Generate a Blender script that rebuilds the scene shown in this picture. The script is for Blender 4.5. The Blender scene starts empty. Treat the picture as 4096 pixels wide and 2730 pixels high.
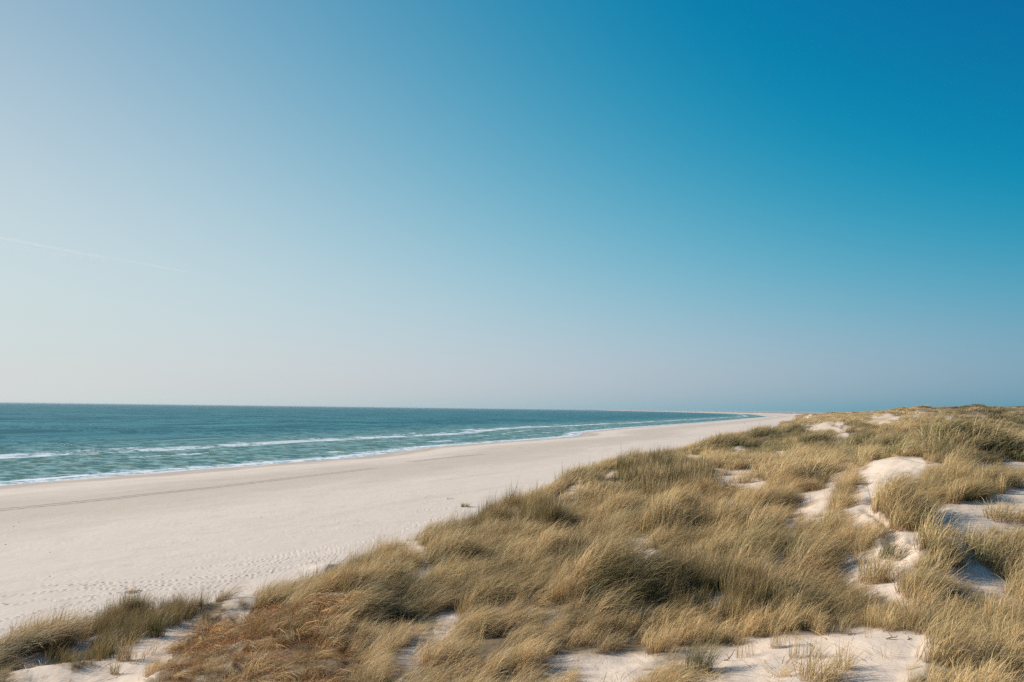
import bpy, math, random
import numpy as np
from mathutils import Matrix, Vector

R = math.radians
rng = np.random.default_rng(7)
random.seed(7)
scene = bpy.context.scene

# ------------------------------------------------------------------ camera
CAM_H = 20.0
LENS = 24.0
F = 4096 * LENS / 36.0                      # focal length in photograph pixels
PITCH, ROLL = R(5.66), R(0.70)
M3 = (Matrix.Rotation(math.pi / 2 + PITCH, 3, 'X') @ Matrix.Rotation(ROLL, 3, 'Z'))
cam_d = bpy.data.cameras.new('camera')
cam_d.lens = LENS
cam_d.sensor_width = 36
cam_d.clip_start = 0.5
cam_d.clip_end = 200000
cam = bpy.data.objects.new('camera', cam_d)
scene.collection.objects.link(cam)
cam.matrix_world = Matrix.Translation((0, 0, CAM_H)) @ M3.to_4x4()
scene.camera = cam

# ------------------------------------------------------------------ light
SUN_AZ, SUN_EL = R(-74), R(31)              # azimuth from +Y towards +X
sun_dir = Vector((math.sin(SUN_AZ) * math.cos(SUN_EL), math.cos(SUN_AZ) * math.cos(SUN_EL), math.sin(SUN_EL)))
sd = bpy.data.lights.new('sun', 'SUN')
sd.energy = 5.0
sd.angle = R(0.55)
sd.color = (1.0, 0.925, 0.83)
sun = bpy.data.objects.new('sun', sd)
scene.collection.objects.link(sun)
sun.rotation_euler = sun_dir.to_track_quat('Z', 'Y').to_euler()
sun.location = (0, 0, 60)

world = bpy.data.worlds.new('World')
scene.world = world
world.use_nodes = True
wt = world.node_tree
wt.nodes.clear()
SKY_STRENGTH = 0.105
sky = wt.nodes.new('ShaderNodeTexSky')
sky.sky_type = 'NISHITA'
sky.sun_disc = False
sky.sun_elevation = SUN_EL
sky.sun_rotation = SUN_AZ
sky.altitude = 20
sky.air_density = 1.0
sky.dust_density = 0.9
sky.ozone_density = 1.6
bg = wt.nodes.new('ShaderNodeBackground')
wo = wt.nodes.new('ShaderNodeOutputWorld')
bg.inputs['Strength'].default_value = SKY_STRENGTH
# The physical sky is graded towards the clear, slightly milky North Sea sky of the photograph: a smooth function of
# elevation and of the angle to the sun, the same all the way round.
SKY_FIT = ((-0.8261, 0.0983, 0.4265), (1.159, 0.4109, 0.2612), (-0.2224, -0.0875, -0.0762), (-0.205, -0.0054, 0.0038), (-0.7456, -0.5813, -0.4306), (2.2878, 1.1606, 0.7287), (-1.2427, -0.2961, -0.1934), (0.6633, 0.1928, 0.1489))


def wmath(op, a_, b_=None, clamp=False):
    nd = wt.nodes.new('ShaderNodeMath'); nd.operation = op; nd.use_clamp = clamp
    for i_, v_ in enumerate((a_, b_)):
        if v_ is None: continue
        if isinstance(v_, bpy.types.NodeSocket): wt.links.new(v_, nd.inputs[i_])
        else: nd.inputs[i_].default_value = v_
    return nd.outputs[0]


tc = wt.nodes.new('ShaderNodeTexCoord')
nv = wt.nodes.new('ShaderNodeVectorMath'); nv.operation = 'NORMALIZE'; wt.links.new(tc.outputs['Generated'], nv.inputs[0])
dv = wt.nodes.new('ShaderNodeVectorMath'); dv.operation = 'DOT_PRODUCT'; wt.links.new(nv.outputs[0], dv.inputs[0]); dv.inputs[1].default_value = sun_dir
sx_ = wt.nodes.new('ShaderNodeSeparateXYZ'); wt.links.new(nv.outputs[0], sx_.inputs[0])
gg = wmath('MINIMUM', wmath('MAXIMUM', dv.outputs['Value'], -.45), .92)
ee = wmath('MAXIMUM', sx_.outputs[2], 0.0)
def wexp(k): return wmath('EXPONENT', wmath('MULTIPLY', ee, -1.0 / k))
fe = [1.0, gg, wmath('MULTIPLY', gg, gg), wexp(.03), wexp(.14), wexp(.40), wmath('MULTIPLY', gg, wexp(.22)), wmath('MULTIPLY', gg, wexp(.05))]
cc = wt.nodes.new('ShaderNodeCombineColor')
for ch_ in range(3):
    acc = SKY_FIT[0][ch_]
    for k_ in range(1, 8):
        acc = wmath('ADD', wmath('MULTIPLY', fe[k_], SKY_FIT[k_][ch_]), acc)
    lin_ = wmath('POWER', wmath('MAXIMUM', acc, 0.004), 2.2)
    wt.links.new(wmath('MULTIPLY', lin_, 1.0 / SKY_STRENGTH), cc.inputs[ch_])
mxs = wt.nodes.new('ShaderNodeMix'); mxs.data_type = 'RGBA'
mxs.inputs[0].default_value = 0.97
wt.links.new(sky.outputs[0], mxs.inputs[6]); wt.links.new(cc.outputs[0], mxs.inputs[7])
wt.links.new(mxs.outputs[2], bg.inputs['Color'])
wt.links.new(bg.outputs[0], wo.inputs[0])

scene.view_settings.view_transform = 'Standard'
scene.view_settings.look = 'None'
scene.view_settings.exposure = 0.0
scene.view_settings.gamma = 1.0
scene.view_settings.use_curve_mapping = False
scene.cycles.max_bounces = 6
scene.cycles.diffuse_bounces = 3
scene.cycles.transparent_max_bounces = 8
scene.cycles.volume_bounces = 0
scene.cycles.use_denoising = False


# ------------------------------------------------------------------ helpers
def link(o):
    scene.collection.objects.link(o)
    return o


def tag(o, label=None, cat=None, group=None, kind=None):
    if label: o['label'] = label
    if cat: o['category'] = cat
    if group: o['group'] = group
    if kind: o['kind'] = kind
    return o


def np_mesh(name, verts, faces, attrs=None, smooth=False):
    """faces: (n,k) int array or list of such arrays"""
    me = bpy.data.meshes.new(name)
    verts = np.asarray(verts, dtype=np.float32)
    if not isinstance(faces, (list, tuple)):
        faces = [faces]
    faces = [np.asarray(f, dtype=np.int32) for f in faces if len(f)]
    idx = np.concatenate([f.ravel() for f in faces])
    tot = np.concatenate([np.full(len(f), f.shape[1], dtype=np.int32) for f in faces])
    start = np.concatenate([[0], np.cumsum(tot)[:-1]]).astype(np.int32)
    me.vertices.add(len(verts))
    me.vertices.foreach_set('co', verts.ravel())
    me.loops.add(len(idx))
    me.loops.foreach_set('vertex_index', idx)
    me.polygons.add(len(tot))
    me.polygons.foreach_set('loop_start', start)
    me.polygons.foreach_set('loop_total', tot)
    if smooth:
        me.polygons.foreach_set('use_smooth', np.ones(len(tot), dtype=bool))
    for k, v in (attrs or {}).items():
        a = me.attributes.new(k, 'FLOAT', 'POINT')
        a.data.foreach_set('value', np.asarray(v, dtype=np.float32))
    me.update()
    me.validate()
    return me


def _hash(ix, iy, seed):
    h = (ix * 374761393 + iy * 668265263 + seed * 982451653) & 0xFFFFFFFF
    h = ((h ^ (h >> 13)) * 1274126177) & 0xFFFFFFFF
    h = h ^ (h >> 16)
    return (h & 0xFFFF) / 65535.0


def vnoise(x, y, seed=0):
    """gradient noise, about -1..1"""
    x = np.asarray(x, dtype=np.float64); y = np.asarray(y, dtype=np.float64)
    ix = np.floor(x).astype(np.int64); iy = np.floor(y).astype(np.int64)
    fx = x - ix; fy = y - iy
    ux = fx * fx * fx * (fx * (fx * 6 - 15) + 10); uy = fy * fy * fy * (fy * (fy * 6 - 15) + 10)
    def g(dx, dy):
        a = _hash(ix + dx, iy + dy, seed) * 2 * np.pi
        return np.cos(a) * (fx - dx) + np.sin(a) * (fy - dy)
    n0 = g(0, 0) * (1 - ux) + g(1, 0) * ux
    n1 = g(0, 1) * (1 - ux) + g(1, 1) * ux
    return (n0 * (1 - uy) + n1 * uy) * 1.5


def fbm(x, y, octaves=4, seed=0, gain=0.5):
    s = 0; a = 1.0; t = 0
    for i in range(octaves):
        s = s + a * vnoise(x * 2 ** i, y * 2 ** i, seed + i * 17)
        t += a; a *= gain
    return s / t


def sstep(a, b, x):
    t = np.clip((x - a) / (b - a), 0, 1)
    return t * t * (3 - 2 * t)


M = np.array(M3)


def ray(u, v):
    """photograph pixel (4096 x 2730) to a unit-depth direction"""
    u = np.asarray(u, dtype=float); v = np.asarray(v, dtype=float)
    c = np.stack([(u - 2048) / F, -(v - 1365) / F, -np.ones_like(u)], -1)
    d = c @ M.T
    return d


def to_px(x, y, z):
    p = np.stack([x, y, z - CAM_H], -1) @ M
    return 2048 + F * p[..., 0] / -p[..., 2], 1365 - F * p[..., 1] / -p[..., 2]


def at_z(u, v, z):
    d = ray(u, v)
    t = (z - CAM_H) / d[..., 2]
    return d[..., 0] * t, d[..., 1] * t


def at_y(u, v, Y):
    d = ray(u, v)
    t = Y / d[..., 1]
    return d[..., 0] * t, Y, CAM_H + d[..., 2] * t


# ------------------------------------------------------------------ shoreline
shore_px = [(0, 1937), (350, 1908), (700, 1881), (1050, 1855), (1400, 1829), (1697, 1789), (1995, 1767), (2180, 1755),
            (2300, 1744), (2318, 1730), (2390, 1722), (2470, 1715), (2590, 1706), (2800, 1692), (2940, 1680), (3008, 1673.6), (3080, 1668)]
sx, sy = at_z(np.array([p[0] for p in shore_px], float), np.array([p[1] for p in shore_px], float), 0.15)
shore = [(-2600.0, -4000.0), (-520.0, -640.0), (-240.0, -60.0)] + list(zip(sx, sy))
lx, ly = shore[-1]
shore += [(lx + 700, ly + 2200), (lx + 1150, ly + 5200), (lx + 1500, ly + 10000), (lx + 1700, ly + 16000), (lx + 2500, ly + 24000), (lx + 6500, ly + 60000), (lx + 9000, ly + 90000)]
shore = np.array(shore)
SL = np.concatenate([[0], np.cumsum(np.hypot(*np.diff(shore, axis=0).T))])


def shore_ds(x, y):
    """signed distance inland (+) and arc length along the shoreline"""
    best = np.full(x.shape, 1e18); bs = np.zeros(x.shape); sg = np.ones(x.shape)
    for i in range(len(shore) - 1):
        a = shore[i]; b = shore[i + 1]
        ex, ey = b - a; L2 = ex * ex + ey * ey
        t = np.clip(((x - a[0]) * ex + (y - a[1]) * ey) / L2, 0, 1)
        qx = x - a[0] - t * ex; qy = y - a[1] - t * ey
        dd = qx * qx + qy * qy
        m = dd < best
        best = np.where(m, dd, best)
        bs = np.where(m, SL[i] + t * math.sqrt(L2), bs)
        sg = np.where(m, np.sign(ex * (y - a[1]) - ey * (x - a[0])), sg)
    return -sg * np.sqrt(best), bs


# ------------------------------------------------------------------ dune relief from surveyed points
# (x, y in the 2353-wide view, distance ahead in metres, allowance for the height of the grass)
CP = [(-200, 1640, 15, 0), (300, 1640, 13, 0), (900, 1640, 11, 0), (1500, 1640, 11, 0), (2100, 1640, 11, 0), (2700, 1640, 11, 0),
      (0, 1568, 16, .2), (90, 1535, 17.2, 0), (600, 1568, 12.5, .2), (1200, 1568, 13, .3), (1800, 1568, 13, 0), (2353, 1568, 12, .3), (2700, 1560, 12, .3),
      (0, 1525, 19, .2), (170, 1510, 19.5, .2), (-200, 1560, 18, 0), (270, 1450, 20.8, .25), (400, 1425, 22, .25), (480, 1402, 23.3, .2),
      (330, 1550, 16.8, 0), (450, 1475, 20.0, 0), (520, 1425, 23, 0), (390, 1520, 17.8, 0),
      (520, 1490, 16.4, 0), (620, 1430, 18.6, .2), (750, 1385, 20.5, .2), (700, 1500, 14.7, .2), (850, 1450, 16.7, .2), (550, 1372, 24.3, 0),
      (600, 1352, 26, .5), (800, 1288, 31, .55), (960, 1233, 35, .25), (1080, 1202, 39, .7), (1200, 1168, 43, .6), (1310, 1112, 49, .5), (1480, 1062, 55, .4), (1545, 1052, 56, .4),
      (1400, 1125, 47, .2), (1500, 1155, 42, .2), (1450, 1180, 37, .2), (1650, 1130, 41, .2), (1690, 1060, 60, .3),
      (1600, 1048, 78, .3), (1630, 1022, 96, .3), (1700, 996, 130, .8), (1760, 984, 165, .9), (1830, 968, 235, .9),
      (1200, 1310, 23.5, .3), (1000, 1410, 19, .3), (1000, 1310, 25, .3), (1200, 1460, 16.8, .3), (1500, 1420, 18.6, .3), (1480, 1310, 23, .3),
      (1400, 1230, 29.5, .3), (1650, 1245, 27.5, .3), (1800, 1160, 33, .2), (1700, 1190, 31, .3), (1750, 1310, 22.5, .3), (1700, 1450, 16.6, .3),
      (2000, 1480, 14.6, 0), (2150, 1448, 15.6, 0), (2300, 1450, 14.7, .3), (2000, 1390, 18, .3), (2100, 1290, 21, 0), (2300, 1310, 20, .2), (2500, 1300, 20, .2),
      (2050, 1205, 25, 0), (2250, 1205, 24, 0), (2000, 1110, 32.5, 0), (2080, 1065, 38, 0), (2300, 1075, 35.5, 0), (2200, 1042, 44, .3), (2320, 1025, 47, .3), (2500, 1050, 40, .2),
      (1900, 1105, 39, .2), (1850, 1055, 55, .2), (2070, 1035, 60, .2), (1950, 1003, 80, .2), (2200, 993, 74, .3), (2210, 962, 101, .4), (2100, 972, 110, .3),
      (2290, 987, 94, .3), (2335, 978, 140, .3), (2350, 994, 108, .3), (2020, 960, 165, 0), (1900, 978, 155, .2), (1890, 962, 300, .3),
      (1960, 949, 520, .3), (2060, 945, 400, .3), (2170, 939, 262, .4), (2235, 946, 235, .3), (2300, 943, 330, .4), (2360, 953, 300, .4), (2600, 950, 300, 0),
      (2800, 1000, 120, 0), (1868, 961, 420, .3), (1905, 956, 600, .3)]
cx, cy, cz = [], [], []
for (u, v, Y, g) in CP:
    X, YY, Z = at_y(u * 4096 / 2353, v * 4096 / 2353, Y)
    cx.append(float(X)); cy.append(float(YY)); cz.append(float(Z) - g)
cx = np.array(cx); cy = np.array(cy); cz = np.array(cz)
# far background level
for (X, Y, Z) in [(640, 1200, 13.5), (900, 1200, 17.5), (1250, 2500, 11.5), (2200, 2500, 15), (3200, 6000, 9), (6000, 9000, 11), (9000, 20000, 10), (420, 700, 16.5),
                  (60, -10, 13), (-60, -5, 12), (0, 2, 14.5), (400, 500, 16), (200, 30, 16)]:
    cx = np.append(cx, X); cy = np.append(cy, Y); cz = np.append(cz, Z)


def lp(x, y):
    yy = y + 4.0
    r = np.hypot(x, yy)
    return np.arctan2(x, yy) * 1.3, np.log(np.maximum(r, 3.0))


pa, pb = lp(cx, cy)
def kern(r2):
    return 0.5 * r2 * np.log(r2 + 1e-9)
n = len(pa)
K = kern((pa[:, None] - pa) ** 2 + (pb[:, None] - pb) ** 2) + np.eye(n) * 2e-4
P = np.stack([np.ones(n), pa, pb], 1)
A = np.block([[K, P], [P.T, np.zeros((3, 3))]])
W = np.linalg.solve(A, np.concatenate([cz, np.zeros(3)]))


def rbf(x, y):
    a, b = lp(x, y)
    out = W[n] + W[n + 1] * a + W[n + 2] * b
    for i in range(n):
        out = out + W[i] * kern((a - pa[i]) ** 2 + (b - pb[i]) ** 2)
    return out


# ------------------------------------------------------------------ what grows where, read off the photograph
Z = dict(A=(1600, 1800, 2.6144), B=(2450, 1780, 2.768), C=(3250, 1780, 2.7813), D=(1700, 2150, 2.6144), E=(2500, 2150, 2.704),
         F=(3200, 2150, 2.626), G=(800, 2200, 2.6144), H=(0, 2250, 2.6144), I=(3200, 1600, 2.626), J=(2700, 1550, 1.6855))
def zp(k, pts):
    ox, oy, s = Z[k]
    return np.array([(ox + px / s, oy + py / s) for px, py in pts])


sand_polys = [  # (view, points, share of grass left)
    ('C', [(600, 250), (640, 180), (740, 140), (950, 150), (1100, 120), (1190, 130), (1250, 180), (1400, 195), (1560, 235), (1540, 262), (1400, 220), (1260, 240), (1230, 325), (1120, 330), (1000, 320), (900, 340), (800, 400), (745, 460), (690, 560), (665, 680), (740, 770), (850, 800), (860, 870), (700, 850), (600, 800), (480, 800), (440, 740), (450, 600), (540, 500), (600, 440), (540, 380), (480, 280), (600, 270)], 0.0),
    ('C', [(1750, 235), (1850, 185), (2270, 180), (2500, 190), (2500, 300), (2250, 245), (2000, 245), (1860, 240), (1780, 260)], 0.0),
    ('C', [(180, 380), (250, 310), (340, 305), (360, 370), (240, 440), (180, 480), (210, 560), (190, 690), (0, 720), (-100, 740), (-100, 600), (0, 580), (100, 520)], 0.10),
    ('C', [(200, 690), (480, 700), (480, 820), (420, 800), (300, 740)], 0.05),
    ('C', [(1310, 710), (1450, 660), (1640, 640), (1830, 600), (2000, 550), (2150, 480), (2250, 420), (2600, 330), (2600, 900), (2100, 930), (1800, 965), (1500, 965), (1380, 900), (1310, 800)], 0.03),
    ('C', [(790, 880), (900, 960), (870, 1040), (780, 1080), (820, 1180), (1200, 1180), (1200, 1020), (1230, 990), (1380, 960), (1100, 950), (900, 930)], 0.04),
    ('F', [(860, -20), (1260, -20), (1270, 250), (1100, 300), (1080, 420), (1040, 520), (1250, 610), (1200, 640), (900, 600), (760, 560), (740, 480), (560, 430), (420, 300), (400, 220), (600, 180), (860, 130)], 0.03),
    ('F', [(1640, 300), (1860, 270), (2040, 400), (2200, 450), (2200, 560), (2420, 640), (2200, 660), (2000, 620), (1800, 530), (1700, 440), (1540, 400)], 0.08),
    ('F', [(0, 1050), (200, 1020), (500, 990), (750, 965), (850, 970), (1000, 1005), (1200, 1005), (1400, 985), (1380, 1150), (1250, 1260), (1100, 1360), (1050, 1650), (0, 1650)], 0.03),
    ('E', [(1280, 1160), (1440, 1090), (1650, 1075), (2163, 1050), (2163, 1700), (600, 1700), (720, 1510), (880, 1420), (870, 1330), (700, 1250), (850, 1220), (1100, 1200)], 0.06),
    ('D', [(1140, 1310), (1350, 1265), (1800, 1225), (1950, 1235), (2353, 1205), (2353, 1280), (2250, 1310), (2200, 1400), (2100, 1650), (1760, 1650), (1700, 1420), (1500, 1340), (1250, 1310)], 0.02),
    ('E', [(0, 1270), (170, 1290), (300, 1270), (520, 1280), (700, 1215), (760, 1250), (640, 1320), (400, 1330), (150, 1420), (60, 1650), (0, 1650)], 0.08),
    ('D', [(500, 540), (640, 480), (880, 520), (880, 620), (1060, 650), (1150, 740), (1180, 870), (1050, 880), (920, 830), (980, 760), (900, 690), (760, 660), (560, 690), (600, 620)], 0.5),
    ('D', [(-40, 270), (80, 270), (110, 310), (60, 410), (-40, 430)], 0.08),
    ('D', [(180, 740), (380, 755), (350, 830), (230, 920), (120, 860)], 0.10),
    ('D', [(-20, 1040), (250, 1030), (390, 1080), (370, 1190), (200, 1160), (-20, 1220)], 0.55),
    ('G', [(1950, 860), (2353, 820), (2353, 910), (2050, 910)], 0.5),
    ('G', [(2080, 1050), (2353, 950), (2353, 1290), (2280, 1240), (2200, 1140)], 0.32),
    ('D', [(2130, 60), (2353, 10), (2400, 150), (2200, 135)], 0.06),
    ('B', [(170, 1020), (280, 985), (440, 1050), (460, 1163), (170, 1163)], 0.06),
    ('E', [(0, 20), (250, 20), (300, 110), (380, 160), (560, 190), (560, 230), (300, 190), (100, 140), (0, 120)], 0.06),
    ('A', [(1570, 560), (1640, 495), (1830, 515), (1840, 565), (1700, 590)], 0.1),
    ('A', [(1630, 455), (1680, 425), (1710, 460), (1650, 490)], 0.0),
    ('A', [(1760, 390), (1840, 365), (1870, 305), (1945, 275), (1950, 345), (1860, 410), (1770, 420)], 0.1),
    ('A', [(2170, 220), (2240, 200), (2353, 245), (2340, 310), (2180, 315)], 0.12),
    ('A', [(60, 960), (150, 935), (215, 940), (225, 1000), (310, 1005), (300, 1060), (50, 1050)], 0.05),
    ('A', [(665, 905), (745, 895), (750, 940), (675, 950)], 0.0),
    ('B', [(1110, 265), (1300, 270), (1450, 225), (1660, 185), (1640, 250), (1480, 300), (1470, 370), (1720, 380), (1700, 460), (1560, 500), (1340, 430), (1180, 385)], 0.13),
    ('B', [(1740, 70), (1920, 60), (1940, 98), (1760, 105)], 0.0),
    ('B', [(2080, 530), (2353, 470), (2353, 800), (2150, 780), (1980, 745), (1960, 680), (2090, 610)], 0.08),
    ('B', [(1290, 545), (1365, 560), (1370, 730), (1300, 690)], 0.08),
    ('B', [(780, 115), (900, 98), (1015, 98), (1015, 185), (880, 175)], 0.1),
    ('B', [(1340, 20), (1480, 10), (1500, 60), (1640, 35), (1560, 110), (1470, 155), (1440, 110), (1350, 100)], 0.12),
    ('B', [(1860, 840), (1985, 835), (1970, 905), (1890, 905)], 0.1),
    ('I', [(420, 585), (620, 600), (645, 628), (500, 628)], 0.05),
    ('I', [(975, 480), (1085, 468), (1065, 555), (980, 555)], 0.05),
    ('I', [(1265, 485), (1460, 468), (1360, 505), (1270, 515)], 0.15),
    ('I', [(1255, 380), (1275, 380), (1300, 470), (1265, 485)], 0.1),
    ('I', [(300, 430), (345, 372), (440, 355), (500, 340), (585, 372), (545, 402), (400, 432)], 0.0),
    ('I', [(340, 310), (400, 290), (500, 278), (495, 310)], 0.0),
    ('I', [(690, 220), (850, 165), (940, 148), (1080, 190), (960, 225), (800, 235)], 0.0),
    ('I', [(-40, 280), (100, 238), (250, 238), (465, 218), (430, 262), (250, 292), (0, 285)], 0.03),
    ('I', [(1165, 165), (1325, 108), (1310, 152), (1200, 175)], 0.05),
    ('I', [(1385, 165), (1485, 108), (1455, 145)], 0.05),
    ('I', [(1520, 178), (1605, 172), (1605, 222), (1560, 210)], 0.05),
    ('I', [(560, 145), (650, 120), (610, 152)], 0.0), ('I', [(300, 195), (420, 150), (405, 195)], 0.0), ('I', [(720, 155), (840, 110), (800, 158)], 0.0),
    ('I', [(880, 125), (940, 120), (930, 135)], 0.0), ('I', [(430, 165), (520, 150), (500, 175)], 0.0), ('I', [(600, 190), (660, 180), (640, 205)], 0.0),
    ('G', [(245, 540), (330, 490), (465, 428), (572, 445), (565, 530), (480, 575), (330, 585), (240, 575)], 0.0),
    ('H', [(755, 1155), (950, 1085), (1130, 1000), (1200, 965), (1380, 865), (1480, 805), (1640, 765), (1850, 645), (2000, 575), (2150, 555), (2100, 620), (1880, 740), (1850, 860), (1720, 960), (1560, 1040), (1480, 1170), (1450, 1400), (800, 1400)], 0.03),
    ('H', [(60, 1150), (120, 1095), (200, 1060), (240, 985), (340, 945), (480, 955), (545, 1000), (535, 1080), (700, 1075), (780, 1160), (860, 1400), (340, 1400), (300, 1180), (180, 1160)], 0.04),
    ('H', [(780, 860), (900, 795), (1060, 745), (1010, 810), (860, 905)], 0.0),
]
sand_polys = [(zp(k, p), w) for k, p, w in sand_polys]

brown_polys = [zp('G', [(120, 760), (350, 650), (750, 600), (1000, 620), (1550, 480), (1500, 900), (1580, 1100), (1600, 1600), (-200, 1600), (-200, 1000), (0, 850)]),
               zp('H', [(2240, 640), (2353, 700), (2353, 1500), (1420, 1500), (1700, 1060), (1900, 900), (2050, 800)])]
green_polys = [(zp('B', [(0, 350), (350, 130), (620, 90), (800, 150), (1180, 350), (1200, 560), (800, 730), (300, 730), (0, 600)]), .45),
               (zp('A', [(700, 650), (1100, 640), (1500, 600), (1900, 640), (1750, 780), (1300, 860), (700, 900)]), .35),
               (zp('E', [(0, 330), (250, 430), (600, 430), (1200, 560), (1700, 800), (1300, 930), (700, 920), (100, 960), (-500, 700), (-300, 400)]), .6),
               (zp('G', [(1550, 520), (1800, 420), (2353, 380), (2353, 760), (1900, 860), (1600, 800)]), .55),
               (zp('I', [(520, 330), (700, 360), (850, 400), (760, 470), (560, 430)]), .9),
               (zp('I', [(1560, 150), (1700, 150), (2000, 310), (1800, 330), (1600, 260)]), .7),
               (zp('I', [(0, 440), (200, 450), (210, 520), (0, 510)]), .8), (zp('I', [(400, 440), (700, 480), (700, 540), (400, 500)]), .6),
               (zp('I', [(2050, 280), (2200, 220), (2353, 240), (2353, 380), (2150, 350)]), .8),
               (zp('I', [(1990, 120), (2200, 95), (2290, 145), (2000, 145)]), .7), (zp('I', [(1680, 110), (1800, 110), (1800, 140), (1690, 140)]), .7),
               (zp('I', [(1300, 520), (1640, 520), (1640, 660), (1420, 640)]), .8), (zp('I', [(1820, 520), (2400, 520), (2400, 650), (1820, 640)]), .8),
               (zp('H', [(-50, 960), (250, 900), (520, 880), (700, 960), (700, 1060), (540, 1040), (350, 940), (120, 1000), (-50, 1150)]), .75),
               (zp('B', [(1220, 430), (1340, 430), (1330, 520), (1240, 540)]), .7),
               (zp('C', [(960, 720), (1210, 760), (1220, 890), (1010, 900)]), .7)]
upright_polys = [green_polys[0][0], zp('H', [(480, 960), (1180, 560), (2200, 370), (2200, 620), (1700, 820), (1200, 1050), (760, 1180), (480, 1080)]),
                 zp('E', [(350, 430), (1200, 430), (1700, 800), (1300, 960), (500, 940)]), green_polys[1][0]]


GS = 8                                        # lookup raster, one cell per 8 photograph pixels
GW, GH = 560, 400
gx, gy = np.meshgrid((np.arange(GW) + .5) * GS, (np.arange(GH) + .5) * GS)


def inside(poly, x, y):
    c = np.zeros(x.shape, bool); m = len(poly)
    for i in range(m):
        x0, y0 = poly[i]; x1, y1 = poly[(i + 1) % m]
        if y0 == y1: continue
        t = (y0 > y) != (y1 > y)
        c ^= t & (x < (x1 - x0) * (y - y0) / (y1 - y0) + x0)
    return c


jx = gx + 14 * vnoise(gx / 30, gy / 30, 3) + 7 * vnoise(gx / 11, gy / 11, 4)
jy = gy + 8 * vnoise(gx / 30, gy / 30, 5)
near = sstep(1700, 2100, gy)
jx = gx + (jx - gx) * (0.15 + near); jy = gy + (jy - gy) * (0.1 + near)
density = np.ones((GH, GW)); green = np.zeros((GH, GW)); brown = np.zeros((GH, GW)); upright = np.zeros((GH, GW))
for p, w in sand_polys:
    density = np.where(inside(p, jx, jy), np.minimum(density, w), density)
for p in brown_polys:
    brown = np.where(inside(p, jx, jy), 1.0, brown)
for p, w in green_polys:
    green = np.where(inside(p, jx, jy), np.maximum(green, w), green)
green = np.where(inside(upright_polys[1], jx, jy), np.maximum(green, .62), green)
for p in upright_polys:
    upright = np.where(inside(p, jx, jy), 1.0, upright)


def look(arr, u, v, default):
    i = (u / GS).astype(int); j = (v / GS).astype(int)
    ok = (i >= 0) & (j >= 0) & (i < GW) & (j < GH)
    return np.where(ok, arr[np.clip(j, 0, GH - 1), np.clip(i, 0, GW - 1)], default)


def soft(a_, k):
    for _ in range(k):
        a_ = (a_ + np.roll(a_, 1, 0) + np.roll(a_, -1, 0) + np.roll(a_, 1, 1) + np.roll(a_, -1, 1)) / 5
    return a_


density_soft = soft(density, 5)
density_wide = soft(density, 40)


def look_soft(u, v):
    return look(density_soft, u, v, 1.0)


# hummocks: lee-side hollows seen as dark pockets (photograph pixels, size in metres, height)
hollows = [(2574, 2410, 1.7, .60), (2700, 2390, 1.6, .50), (2850, 2390, 1.4, .4), (1565, 2410, 1.6, .35), (1480, 2440, 1.3, .3), (3288, 2257, 1.0, .5),
           (3771, 2249, 1.0, .5), (3916, 2226, 1.1, .5), (3706, 2340, .9, .4), (2737, 2150, 1.2, .6), (3106, 2250, 1.0, .5),
           (2533, 2098, 1.4, .6), (2757, 2112, 1.4, .7), (3129, 2040, 1.3, .5), (3237, 1932, 1.6, .5), (1933, 2078, 1.5, .32), (2166, 2064, 1.7, .6),
           (2258, 2075, 1.6, .55), (2269, 2125, 1.3, .45), (1833, 2163, 1.2, .25), (2021, 2137, 1.3, .4), (3811, 1830, 2.4, .8), (3987, 1835, 2.6, .8), (4085, 1838, 2.4, .8),
           (3656, 2078, 1.1, .5), (1336, 2280, 1.3, .5), (1790, 2400, 1.0, .35), (2280, 2250, 1.2, .45),
           (3000, 2400, .9, .35), (3190, 2440, .9, .35), (3650, 2620, .0, 0),
           (2960, 2120, 1.1, .4), (3080, 2160, 1.0, .4), (1750, 2280, 1.2, .35), (1900, 2260, 1.1, .35), (3980, 2650, .7, .2), (3830, 2440, .9, .35),
           (3220, 1740, 3.5, .9), (3330, 1790, 3.0, .8), (3590, 1780, 3.5, .8), (2990, 1790, 4, 1.0), (3080, 1760, 4, 1.0), (4080, 1690, 6, 1.5), (3930, 1620, 10, 1.0), (3850, 1680, 6, 1.2)]


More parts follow.
